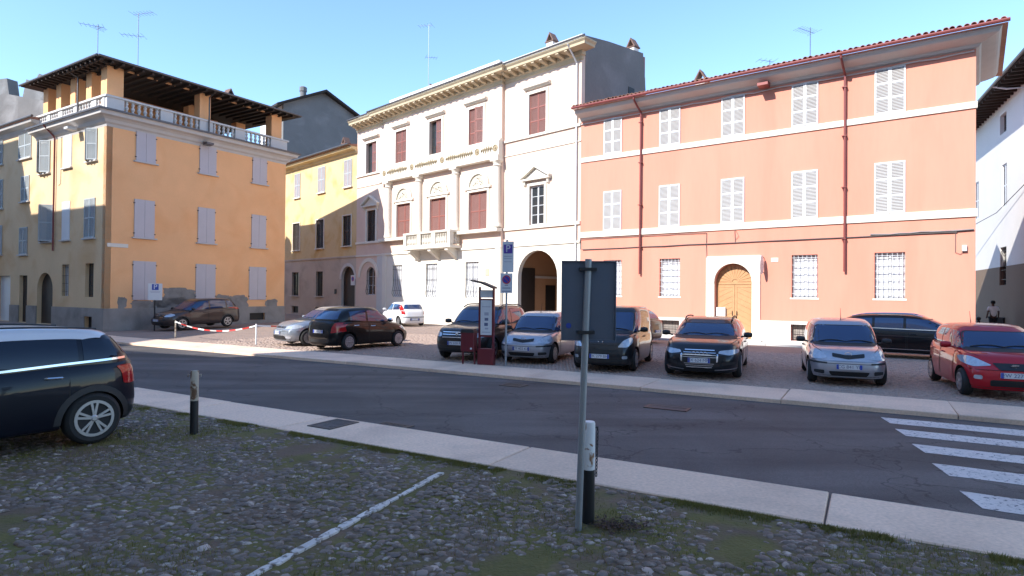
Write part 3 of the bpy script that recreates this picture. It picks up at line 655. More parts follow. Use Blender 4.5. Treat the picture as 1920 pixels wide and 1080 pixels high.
for x0,x1 in ((4.95,7.5),(8.3,10.8),(11.6,14.2),(14.95,15.9)):
    m=MB(); x=x0
    while x<x1-.15:
        hgt=.12+.14*abs(math.sin((x-x0)*3.)); m.tube([(x,YC-.30,10.73-hgt),(x+.06,YC-.36,10.73),(x+.12,YC-.30,10.73+hgt)],[.02,.045,.02],5); m.tube([(x+.1,YC-.30,10.73+hgt*.6),(x+.17,YC-.35,10.73+hgt*.2),(x+.2,YC-.3,10.6)],[.02,.035,.015],5); x+=.2
    m.build('foliage_relief','relief_stone',fz,smooth=True)
# main cornice with its brackets, gutter and attic parapet
pr=[(.0,14.55),(.06,14.6),(.10,14.75),(.18,14.80),(.18,15.0),(.78,15.02),(.80,15.14),(.90,15.24),(.90,15.30)]
for x0,x1,dy,l,r in ((0,4.02,0,False,False),(4.02,16.44,YC,True,True),(16.44,LW,0,False,True)):
    m=cornice(x0+(.0 if not l else .02),x1-(.02 if (r and l) else 0),.1,pr,l,r); m.v=[(a,b+dy,c+(0 if not l else .006)) for a,b,c in m.v]; B.b(m,'cornice','ochre_stone')
    gutter(B,x0-.9*l,x1+.9*r,dy-.93,15.36,'zinc',.06)
md=MB(); md.prism([(0,0),(-.56,0),(-.56,-.08),(-.40,-.16),(-.12,-.20),(0,-.24)],-.10,.10,'x'); mm=md.mesh('modillion','ochre_stone')
x=.30
while x<LW-.2:
    ce=4.02-.5<x<16.44+.5; B.o('modillion',mm,(x,(YC if ce else 0)-.18,15.018),0); x+=.595
B.b(MB().box(.0,4.6,.05,.4,15.28,15.95),'attic_parapet','white_plaster'); B.b(MB().box(4.6,16.1,YC+.05,.4,15.28,16.12),'attic_parapet','white_plaster'); B.b(MB().box(16.1,LW-.02,.05,.4,15.28,15.98),'attic_parapet','white_plaster')
m=MB(); m.add([(0,.2,15.8),(LW-.1,.2,15.8),(LW-.1,6.3,16.5),(0,6.3,16.5),(0,.2,15.2),(LW-.1,.2,15.2),(LW-.1,6.3,15.2),(0,6.3,15.2)],[(0,1,2,3),(4,7,6,5),(0,4,5,1),(1,5,6,2),(2,6,7,3),(3,7,4,0)]); B.b(m,'roof','roof_tile')
chimney(B,8.0,1.1,15.9,.42,.5); chimney(B,14.5,1.3,16.0,.4,.4); chimney(B,19.2,1.1,15.9,.48,.8); chimney(B,22.0,5.2,16.3,.5,.5)
# balcony
b0,b1,by=7.9,12.85,YC-.95
bl=B.b(MB().bbox(b0,b1,by,YC+.02,4.93,5.10,.03),'balcony_slab','white_stone')
MB().bbox(b0-.02,b1+.02,by-.03,YC-.42,5.92,6.06,.03).build('rail','white_stone',bl); MB().bbox(b0+.02,b1-.02,by+.02,by+.24,5.10,5.20).build('plinth','white_stone',bl)
for x in (b0+.02,b1-.30): MB().bbox(x,x+.28,by,by+.28,5.10,5.92).build('pedestal','white_stone',bl)
for x in (b0+1.5,b1-1.9): MB().bbox(x,x+.4,by+.01,by+.24,5.20,5.92).build('pedestal','white_stone',bl)
bp=MB(); bp.lathe([(.055,0),(.055,.05),(.035,.08),(.075,.25),(.05,.42),(.03,.55),(.05,.62),(.055,.72)],8); bmh=bp.mesh('baluster','white_stone',True)
xs=[b0+.42+i*.17 for i in range(6)]+[b0+2.05+i*.17 for i in range(9)]+[b1-1.4+i*.17 for i in range(6)]
for x in xs: obj('baluster',bmh,bl,loc=(x,by+.13,5.20))
for i in range(4): obj('baluster',bmh,bl,loc=(b1-.13,by+.38+i*.15,5.20)); obj('baluster',bmh,bl,loc=(b0+.13,by+.38+i*.15,5.20))
for x in (b0+.35,b0+2.55,b1-.65):
    MB().prism([(YC+.02,4.93),(by+.1,4.93),(by+.12,4.78),(YC-.55,4.62),(YC-.15,4.35),(YC+.02,4.2)],x,x+.3,'x').build('bracket','white_stone',bl)
# pilasters between bays, small arch surround, lamp bracket
for x in (4.02,16.0): B.b(MB().bbox(x,x+.46,YC-.05,YC+.02,-.4,4.78),'pilaster','white_stone')
B.b(MB().box(2.95,4.02,-.03,.02,-.4,4.8),'quoin_strip','grey_plinth')
m=MB(); A=arch_pts(.36,3.33-.1,3.2,4.67,16); I=arch_pts(.62,2.97,3.2,4.40,16)
for q in range(16): m.prism([A[q],A[q+1],I[q+1],I[q]],-.07,.01)
B.b(m,'blind_arch','white_stone')
downpipe(B,[(LW-.25,-.9,15.2),(LW-.25,-.1,14.4),(LW-.25,-.08,.3)],'white_iron',.05)
t=tag(MB().bbox(-.17,.17,-.03,0,-.2,.2).build('wall_plate','ochre_stone'),'small ochre plate on the white palazzo wall above the totem','plate')
t.matrix_world=Matrix.Translation(B.root.location)@Matrix.Rotation(WR,4,'Z')@Matrix.Translation((15.3,YC-.005,3.35))
# ================================================================ yellow house
B=Bld('yellow_house','ochre yellow house with beige ground floor between the orange house and white palazzo','building',(-12.266,48.161,0),WR)
ty=[(-10.56,-9.5),(-6.23,-5.05),(-1.95,-.78)]; my=[(-10.8,-9.5),(-6.48,-5.18),(-2.08,-.82)]; gy=[(-10.9,-9.6),(-6.45,-5.25)]
B.b(wall(-17,-.01,-.45,4.86,[(a,b,1.7,3.8) for a,b in gy]+[(a,b,.15,.75) for a,b in gy]+[(-2.2,-.15,-.05,4.13,3.1)],.3),'ground_storey_wall','beige_base')
B.b(wall(-17,-.01,4.86,13.3,[(a,b,5.76,8.2) for a,b in my],.3,.02),'upper_wall','yellow_plaster')
B.b(MB().box(-17,-.012,.32,6,-.45,13.3),'rear_wall','yellow_plaster')
B.b(MB().bbox(-17,-.01,-.06,.04,4.80,4.95),'string_course','beige_base')
for a,b in ty: shutters(B,a,b,10.5,12.68,'grey_shutter','lilac_shutter',(0,0),.01,2); sill(B,a,b,10.49,'white_stone')
for a,b in my: shutters(B,a,b,5.77,8.19,'dark_wood','dark_wood',(0,0),.12,2); frame(B,a,b,5.76,8.2,.02,.08,'white_stone'); sill(B,a,b,5.76,'white_stone')
for a,b in gy: sash(B,a,b,1.7,3.8,'dark_wood','pane',.2,3); bars(B,a,b,1.7,3.8,5,3,'iron',.04); sill(B,a,b,1.7); B.b(MB().box(a,b,.2,.24,.15,.75),'cellar_window','dark_void')
B.b(MB().prism([(-2.2,-.05)]+arch_pts(-2.2,-.15,3.1,4.13)+[(-.15,-.05)],.22,.27),'door','dark_wood')
m=MB(); A=arch_pts(-2.45,.0,3.1,4.38,14); I=arch_pts(-2.2,-.15,3.1,4.13,14)
for q in range(14): m.prism([A[q],A[q+1],I[q+1],I[q]],-.04,.01)
B.b(m,'door_arch','grey_plinth')
B.b(cornice(-17,-.02,6,[(0,13.0),(.12,13.08),(.2,13.25),(.55,13.32),(.62,13.5)]),'cornice','yellow_plaster')
m=MB(); m.prism([(-.75,13.52),(-.75,13.6),(3,14.3),(6.3,13.6),(6.3,13.5)],-17.2,-.03,'x'); B.b(m,'roof','roof_tile'); gutter(B,-17,-.05,-.80,13.62,'zinc',.07)
B.b(MB().box(-3.2,-2.95,-.06,0,1.9,2.3),'intercom_panel','iron')
chimney(B,-3.8,1.2,13.9,.5,.7); chimney(B,-1.3,1.2,13.9,.5,.85,'iron')
t=thing('no_stopping_sign','small no-stopping sign fixed on the yellow house wall by its dark arched door','sign',tuple(Vector((-12.266,48.161,0))+Vector((.71325,-.70091,0))*-.35+Vector((-.70091,-.71325,0))*.05),WR)
MB().bbox(-.3,.3,-.02,0,2.6,3.4).build('sign_plate','sign_white',t); MB().lathe([(.2,0),(.2,-.005)],16,(0,-.022,3.1),'y').build('red_ring','sign_red',t); MB().lathe([(.15,0),(.15,-.004)],16,(0,-.028,3.1),'y').build('blue_disc','sign_blue',t)
# ================================================================ grey gabled house far behind
B=Bld('grey_gabled_house','tall grey gabled house rising behind the yellow house','building',(-27.1,72.0,0),R(42))
B.b(MB().prism([(0,-.5),(10,-.5),(10,24.2),(5.0,26.6),(0,24.3)],0,.5),'gable_wall','grey_plaster')
B.b(MB().prism([(.02,-.5),(9.98,-.5),(9.98,24.0),(5.0,26.4),(.02,24.1)],.5,7.5),'side_wall','white_plaster')  # same house: white for its sunlit side, grey for the shaded gable
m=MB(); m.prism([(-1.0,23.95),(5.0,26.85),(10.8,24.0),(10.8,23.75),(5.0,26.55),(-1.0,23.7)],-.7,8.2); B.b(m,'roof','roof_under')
for x,z in ((3.2,25.8),(6.9,25.6),(9.4,24.4)): B.b(MB().lathe([(.38,0),(.38,1.0),(.46,1.0),(.46,1.5),(.3,1.6)],10,(x,2,z)),'chimney','grey_plaster')
# ================================================================ orange corner house with roof loggia
CX,CY=-21.805,32.8; FR=math.atan2(.84814,.52977)          # local x runs along the shaded front, local y along the side street
B=Bld('orange_house','orange corner house with lilac-grey shutters and open roof loggia','building',(CX,CY,0),FR)
LF,LS,ZT=11.4,8.3,11.1
sideM=Matrix.Rotation(R(-90),4,'Z')
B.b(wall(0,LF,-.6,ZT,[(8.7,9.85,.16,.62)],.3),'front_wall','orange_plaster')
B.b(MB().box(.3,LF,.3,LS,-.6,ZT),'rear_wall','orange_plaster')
rws=((1.50,2.58,9.26,10.9,0),(5.18,6.26,9.22,10.9,0),(8.8,9.88,9.2,10.88,0),(1.46,2.56,5.0,7.13,0),(5.13,6.22,4.98,7.13,0),(8.78,9.87,4.95,7.11,0),(1.43,2.68,1.50,3.68,1),(5.04,6.30,1.50,3.68,1),(8.65,9.92,1.50,3.66,1))
for a,b,c,d,g in rws:
    f,s_=None,None; w=(b-a)/2-.003
    for k in (0,1):
        x0=a+k*(w+.006); o=B.b(MB().bbox(x0,x0+w,-.045,-.004,c,d,.008),'shutter','lilac_shutter')
        for z in (c+.2,d-.25): MB().box(x0+(-.05 if k==0 else w-.03),x0+(.03 if k==0 else w+.05),-.055,-.005,z,z+.05).build('hinge','iron',o)
    if not g: sill(B,a,b,c-.005,'cornice_stone',.15,.07,.12)
m=wall(-.02,LF+.02,-.6,1.05,[(8.7,9.85,.16,.62)],.06,-.06); B.b(m,'plinth','old_cement')
B.b(MB().box(8.7,9.85,.1,.14,.16,.62),'cellar_window','dark_void')
# bare cement where the render has fallen off
def patch(x0,x1,z0,z1,seed):
    r=random.Random(seed); n=64; pts=[]; ph=[r.uniform(0,6.3) for _ in range(6)]
    for q in range(n):
        t=2*PI*q/n; c,s=math.cos(t),math.sin(t); e=.6; k=.93+.07*math.sin(3*t+ph[0])+.05*math.sin(7*t+ph[1])+.035*math.sin(13*t+ph[2])+r.uniform(-.025,.025)
        pts.append(((x0+x1)/2+(abs(c)**e)*math.copysign(1,c)*(x1-x0)/2*k,max(1.0,(z0+z1)/2+(abs(s)**e)*math.copysign(1,s)*(z1-z0)/2*k)))
    B.b(MB().prism(pts,-.012,.02),'bare_patch','cement_patch')
patch(.65,1.15,1.0,1.7,1); patch(2.6,4.6,.9,1.7,2); patch(3.0,5.1,1.2,2.25,3); patch(2.5,3.4,1.0,1.45,9); patch(6.28,7.4,.9,1.85,4); patch(7.0,8.7,.9,1.8,5); patch(9.9,10.9,.9,1.55,6); patch(4.9,6.4,.9,1.5,7); patch(1.3,2.7,.95,1.5,8)
B.b(MB().bbox(.1,1.17,-.025,.0,4.37,4.58),'street_name_plate','white_stone')
B.b(MB().prism([(5,LS+.32),(LF-.01,LS+.32),(LF+.85,12.3),(5,12.3)],-.6,14.3,'z'),'unseen_rear_wing','orange_plaster'); B.b(MB().prism([(5,12.3),(LF+.8,12.3),(LF+2.7,21.5),(5,21.5)],-.6,9.9,'z'),'unseen_rear_wing','orange_plaster')  # unseen rear volumes, added and skewed to shape the shadow on the yellow house
# side wall on the side street
B.M=sideM
sw=[(-2.1,-1.0,9.13,10.85),(-4.95,-3.95,9.05,10.9),(-8.0,-6.7,9.0,10.9),(-2.3,-1.1,4.9,7.08),(-5.0,-4.05,4.9,7.1),(-7.7,-6.2,4.88,7.04)]
op=[(32,36),None,(34,30),(0,0),None,(30,40)]
gh=[(-2.15,-1.2,1.65,3.5),(-4.98,-4.1,1.68,3.48),(-8.2,-6.1,.0,3.05,2.0),(-2.12,-1.2,-.3,.58)]
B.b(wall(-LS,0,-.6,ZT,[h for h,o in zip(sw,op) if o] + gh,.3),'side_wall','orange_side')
for h,o in zip(sw,op):
    a,b,c,d=h
    if o is None: B.b(MB().bbox(a,b,-.04,-.003,c,d,.01),'shutter','white_shutter')
    else:
        shutters(B,a,b,c,d,'grey_shutter','grey_shutter',o,-.01,2)
        if o[0]: B.b(MB().box(a,b,.24,.28,c,d),'window_opening','dark_void')
    sill(B,a,b,c-.005)
sash(B,*gh[0],'dark_wood','pane',.2,3); sash(B,*gh[1],'white_shutter','white_blind',.2,3); bars(B,*gh[1],4,4,'iron',.04)
B.b(MB().prism([(-8.2,0)]+arch_pts(-8.2,-6.1,2.0,3.05)+[(-6.1,0)],.24,.29),'archway_door','dark_wood')
B.b(MB().box(-2.12,-1.2,.2,.24,-.3,.58),'cellar_window','dark_void')
for a,b in ((-LS,-8.2),(-6.1,.06)): B.b(wall(a,b,-.6,1.05,[gh[3]] if b>0 else [],.06,-.058),'plinth','old_cement')
downpipe(B,[(-5.9,-.68,11.55),(-5.9,-.2,11.05),(-5.9,-.1,10.9),(-5.93,-.1,4.3)],'copper_pipe',.05)
cable(B,[(-5.2,-.03,10.9),(-5.25,-.03,8.2),(-5.5,-.03,8.1)],.012)
wall_lamp(B,-3.0,10.95,.6,'white_iron'); 
B.M=Matrix(); wall_lamp(B,5.46,10.95,.55,'zinc')
# cornice ring, floor of the loggia, balustrade, piers, roof
B.b(cornice(0,LF,LS,[(0,10.85),(.05,10.98),(.16,11.06),(.22,11.2),(.34,11.3),(.55,11.36),(.58,11.5),(.64,11.56)],True,True),'cornice','cornice_stone')
B.b(MB().box(-.72,LF+.72,-.72,LS,11.565,11.66),'cornice_top','zinc')
lg=B.b(MB().box(-.12,LF+.1,-.12,LS,11.66,11.78),'loggia_floor','grey_plinth')
B.b(MB().box(-.14,LF+.12,-.16,.14,12.42,12.52),'balustrade_rail','grey_plinth'); B.b(MB().box(-.16,.14,.14,LS,12.421,12.519),'balustrade_rail','grey_plinth')
B.b(MB().box(LF-.16,LF+.1,.14,LS,12.42,12.518),'balustrade_rail','grey_plinth')
bs=MB(); bs.lathe([(.09,0),(.09,.06),(.05,.1),(.115,.26),(.06,.36),(.06,.40),(.10,.5),(.05,.58),(.09,.60),(.09,.645)],8); bsm=bs.mesh('baluster','grey_plinth',True)
grp=[(.82,2.78),(3.5,5.12),(5.95,7.48),(8.18,10.12)]; prev=-.02
for a,b in grp+[(LF,LF)]:
    B.b(MB().box(prev-.04,a,-.1,.1,11.78,12.42),'balustrade_pedestal','grey_plinth'); n=max(1,int((b-a)/.30))
    for i in range(n if b>a else 0): B.o('baluster',bsm,(a+(i+.5)*(b-a)/n,0,11.78))
    prev=b+.04
grs=[(.35,1.0),(1.55,3.1),(3.6,5.0),(5.5,6.6),(7.0,8.1)]; prev=.1
for a,b in grs+[(LS,LS)]:
    B.b(MB().box(-.1,.1,prev,a,11.78,12.421),'balustrade_pedestal','grey_plinth'); n=max(1,int((b-a)/.27))
    for i in range(n if b>a else 0): B.o('baluster',bsm,(0,a+(i+.5)*(b-a)/n,11.78))
    prev=b
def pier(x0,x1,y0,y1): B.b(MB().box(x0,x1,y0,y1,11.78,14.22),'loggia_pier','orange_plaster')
pier(.02,.86,.1,.75); pier(5.22,5.92,.12,.7); pier(10.3,11.1,.12,.75)
for y in (2.0,3.9,5.7,7.4): pier(.1,.62,y,y+.62)
pier(10.4,11.1,4.2,4.8); pier(10.4,11.1,7.5,8.1)
B.b(MB().box(3.2,9.6,5.2,LS,11.78,14.2),'loggia_back_room','orange_plaster'); B.b(MB().box(6.2,7.2,3.0,3.6,11.78,14.2),'loggia_pier','orange_plaster')
m=MB(); e=.85; zt=14.16; rz=15.0
m.add([(-e,-e,zt),(LF+e-.3,-e,zt),(LF+e-.3,LS+.3,zt),(-e,LS+.3,zt),(-e,-e,zt+.10),(LF+e-.3,-e,zt+.10),(LF+e-.3,LS+.3,zt+.1),(-e,LS+.3,zt+.1),(4,3.9,rz),(7.6,3.9,rz)],
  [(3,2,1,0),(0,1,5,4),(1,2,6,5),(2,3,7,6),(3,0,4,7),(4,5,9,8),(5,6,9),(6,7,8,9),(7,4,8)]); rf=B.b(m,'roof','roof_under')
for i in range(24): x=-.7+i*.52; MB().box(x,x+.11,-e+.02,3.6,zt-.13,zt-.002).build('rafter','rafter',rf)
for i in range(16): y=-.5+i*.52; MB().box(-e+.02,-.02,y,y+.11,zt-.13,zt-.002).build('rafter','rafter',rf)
gutter(B,-e,LF+e-.3,-e-.06,zt+.06,'zinc',.06); B.b(MB().tube([(-e-.06,-e,zt+.06),(-e-.06,LS+.3,zt+.06)],.06,8),'gutter','zinc')
downpipe(B,[(5.65,-e,zt),(5.65,-.2,13.9),(5.65,-.18,11.7)],'zinc',.045); downpipe(B,[(-e,2.9,zt),(-.2,2.9,13.9),(-.2,2.9,11.7)],'zinc',.045)
for x in range(10): B.b(MB().prism([(.95+x*1.02+.1*math.cos(PI*q/6)*3.4+.34,14.06+.1*math.sin(PI*q/6)) for q in range(7)],.02,.1),'lunette','orange_plaster') if not (4.4<.95+x*1.02<5.9) else None
chimney(B,7.6,.9,14.3,.55,.30)
# ================================================================ lower house continuing along the side street
B=Bld('side_street_house','shadowed tan terraced house left of the orange house','building',(CX,CY,0),FR+R(-90))
HZ=12.0
lh=[(-11.1,-9.3,10.2,11.8),(-15.3,-13.6,10.2,11.8),(-10.65,-9.5,7.5,9.1),(-10.8,-9.65,4.2,5.9),(-14.6,-13.5,4.3,6.2),(-14.6,-13.5,7.3,9.2)]
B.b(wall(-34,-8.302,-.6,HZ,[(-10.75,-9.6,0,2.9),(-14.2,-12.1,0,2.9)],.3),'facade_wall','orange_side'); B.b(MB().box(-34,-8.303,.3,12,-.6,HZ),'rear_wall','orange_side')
for a,b,c,d in lh: shutters(B,a,b,c,d,'grey_shutter','grey_shutter',(0,0),-.006,2); sill(B,a,b,c-.005)
B.b(MB().box(-10.75,-9.6,.2,.25,0,2.9),'door','dark_wood'); B.b(MB().box(-14.2,-12.1,.2,.25,0,2.9),'garage_door','white_shutter')
for a,b in ((-34,-14.2),(-12.1,-10.75),(-9.6,-8.303)): B.b(MB().box(a,b,-.05,.02,-.6,1.05),'plinth','old_cement')
B.b(cornice(-34,-8.0,12,[(0,11.7),(.1,11.8),(.2,12.0),(.5,12.1),(.56,12.25)],False,False),'cornice','cornice_stone'); gutter(B,-34,-7.6,-.62,12.36,'zinc')
B.b(MB().prism([(-.62,12.26),(-.62,12.34),(5,13.6),(12,12.3),(12,12.2)],-34,-8.0,'x'),'roof','roof_tile')
chimney(B,-11.5,2.2,12.6,.6,1.1)
# ruined grey wall rising behind that house
B=Bld('broken_grey_wall','broken-topped grey masonry wall behind the side street house roof','wall',(-45.5,50.5,0),R(-18))
pts=[(0,-.5),(14,-.5),(14,18.0),(13.2,18.6),(12.8,18.2),(11.5,18.3),(9.5,18.4),(8.8,18.9),(8.3,18.3),(7.4,18.6),(7.0,17.2),(5.6,17.0),(5.2,18.9),(4.2,18.9),(4.0,17.5),(0,17.4)]
B.b(MB().prism(pts,0,.8),'masonry','ruin_stone'); B.b(MB().prism([(0,0),(14,0),(14,15.5),(8,16.8),(0,15)],-2.,-.05),'lower_wing','ruin_stone')
# ================================================================ white house on the street at the right edge
B=Bld('white_corner_house','white house with dark eaves at the right edge beyond the red palazzo','building',(32.84,45.4,0),math.atan2(-.90259,-.43051))
rh=[(11.4,12.65,2.8,4.95),(11.75,12.7,7.2,9.6),(11.35,12.6,11.4,12.5),(16.6,17.8,2.8,5.0),(16.6,17.8,7.2,9.6),(5.5,6.6,7.2,9.6)]
B.b(wall(0,26,-.45,3.85,[(a,b,c,3.85) for a,b,c,d in rh if c<3],.3,-.02),'ground_storey_wall','brown_shade_plaster'); B.b(wall(0,26,3.85,13.3,[(a,b,max(c,3.85),d) for a,b,c,d in rh],.3),'facade_wall','white_plaster'); B.b(MB().box(0,26,.3,10,-.45,13.3),'rear_wall','white_plaster')  # brownish lower band, the shade on the white wall put into its colour
for i,(a,b,c,d) in enumerate(rh):
    if i in (1,4,5): shutters(B,a,b,c,d,'white_shutter','slat_white',(0,0),.1,2)
    else: sash(B,a,b,c,d,'dark_wood','pane',.2,3)
    if i in (0,3): bars(B,a,b,c,d,4,4,'iron',.05)
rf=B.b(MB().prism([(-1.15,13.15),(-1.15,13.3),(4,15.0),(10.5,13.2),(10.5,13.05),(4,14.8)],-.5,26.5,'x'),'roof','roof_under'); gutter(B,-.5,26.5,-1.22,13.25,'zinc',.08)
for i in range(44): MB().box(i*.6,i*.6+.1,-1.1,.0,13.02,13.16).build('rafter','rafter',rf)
downpipe(B,[(15.2,-1.2,13.2),(15.6,-.7,12.9),(16.25,-.12,12.7),(16.25,-.1,9.2)],'white_iron',.05)
cable(B,[(-8,-3.2,6.0),(4,-1.5,5.9),(12,-.3,6.9),(18,-.05,8.2)],.02); 
# ================================================================ unseen buildings behind the viewer, placed so their shadow fills the foreground
def shade_block(name,label,pts,z):
    B=Bld(name,label,'building',(0,0,0),0)
    B.b(MB().prism(pts,-.4,z,'z'),'walls','white_plaster'); cx=sum(p[0] for p in pts)/len(pts); cy=sum(p[1] for p in pts)/len(pts)  # walls made pale to bounce more fill light into the shade
    B.b(MB().prism([(cx+(p[0]-cx)*1.02,cy+(p[1]-cy)*1.02) for p in pts],z,z+.4,'z'),'roof','roof_tile'); return B
# ================================================================ cars
def paint(name,col,metal=.3,rough=.32): return mat(name,col,rough,.03,1.5,metal=metal,coat=.7,ior=1.25)
mat('paint_navy',(.004,.006,.013),.35,.03,1.5,metal=.1,coat=.45,ior=1.25); paint('paint_white_roof',(.62,.62,.64),0.); paint('paint_brown',(.055,.042,.040),.5); paint('paint_silverblue',(.33,.36,.40),.6)
mat('paint_black',(.005,.004,.004),.35,.03,1.5,metal=.1,coat=.55,ior=1.25); paint('paint_white',(.68,.68,.68),0.); paint('paint_dark',(.028,.022,.020),.4); paint('paint_silver',(.42,.42,.45),.6)
paint('paint_van',(.016,.016,.018),.2); paint('paint_audi',(.010,.011,.014),.3); paint('paint_estate',(.006,.006,.008),.2); paint('paint_red',(.42,.008,.018),.1); paint('paint_anthracite',(.05,.045,.045),.3)
mat('car_glass',(.014,.038,.105),.03,0.,1.,ior=1.75)  # blue base colour stands for sky reflected in the glass
mat('tyre',(.018,.018,.018),.8,.1,8.); mat('rim',(.42,.42,.44),.35,.05,8.,metal=.8); mat('plastic',(.022,.022,.023),.6,.08,8.); mat('chrome',(.7,.7,.72),.12,0.,1.,metal=1.)
mat('headlight',(.42,.45,.50),.08,.3,18.,metal=.25,coat=1.); mat('taillight',(.35,.012,.012),.15,.1,10.,coat=1.); mat('taillight_clear',(.5,.45,.45),.15,.1,10.,coat=1.)
mat('grille',(.010,.010,.011),.45,.0,1.); mat('plate_white',(.62,.63,.65),.5,.02,3.); mat('plate_blue',(.012,.05,.38),.5,.02,3.); mat('seam',(.01,.01,.01),.8,.0,1.); mat('void',(.006,.006,.006),.9,0.,1.)
def interp(pts,x):
    xs=[p[0] for p in pts]; zs=[p[1] for p in pts]; return np.interp(x,xs,zs)
def smooth_curve(pts,w=.12):
    xs=np.linspace(pts[0][0]-.3,pts[-1][0]+.3,240); zs=np.interp(xs,[p[0] for p in pts],[p[1] for p in pts]); k=max(1,int(w/(xs[1]-xs[0]))); ker=np.hanning(2*k+3)[1:-1]; ker/=ker.sum()
    zp=np.pad(zs,(len(ker)//2,),mode='edge'); zs=np.convolve(zp,ker,'valid'); return lambda x: np.interp(x,xs,zs)
def ring(xf,xr,w,nf,nr,N=96):
    """plan outline: rounded at nose and tail"""
    t=np.linspace(0,2*PI,N,endpoint=False); c,s=np.cos(t),np.sin(t); xm=(xf+xr)/2; hl=(xf-xr)/2
    e=np.where(c>0,nf,nr); x=xm+np.sign(c)*np.abs(c)**(2/e)*hl; y=np.sign(s)*np.abs(s)**(2/e)*w
    return x,y
def loft(rings,cap0=True,cap1=True):
    N=len(rings[0]); V=[p for r in rings for p in r]; F=[]
    for i in range(len(rings)-1):
        for k in range(N): F.append((i*N+k,i*N+(k+1)%N,(i+1)*N+(k+1)%N,(i+1)*N+k))
    if cap0: F.append(tuple(range(N-1,-1,-1)))
    if cap1: F.append(tuple(range((len(rings)-1)*N,len(rings)*N)))
    return V,F
def mesh_of(name,V,F,mats,smooth=True,ang=38):
    me=bpy.data.meshes.new(name); me.from_pydata([tuple(map(float,v)) for v in V],[],F)
    for q in mats: me.materials.append(M(q))
    bm=bmesh.new(); bm.from_mesh(me); bmesh.ops.recalc_face_normals(bm,faces=bm.faces); bm.to_mesh(me); bm.free()
    if smooth: me.polygons.foreach_set('use_smooth',[True]*len(me.polygons)); me.set_sharp_from_angle(angle=R(ang))
    return me
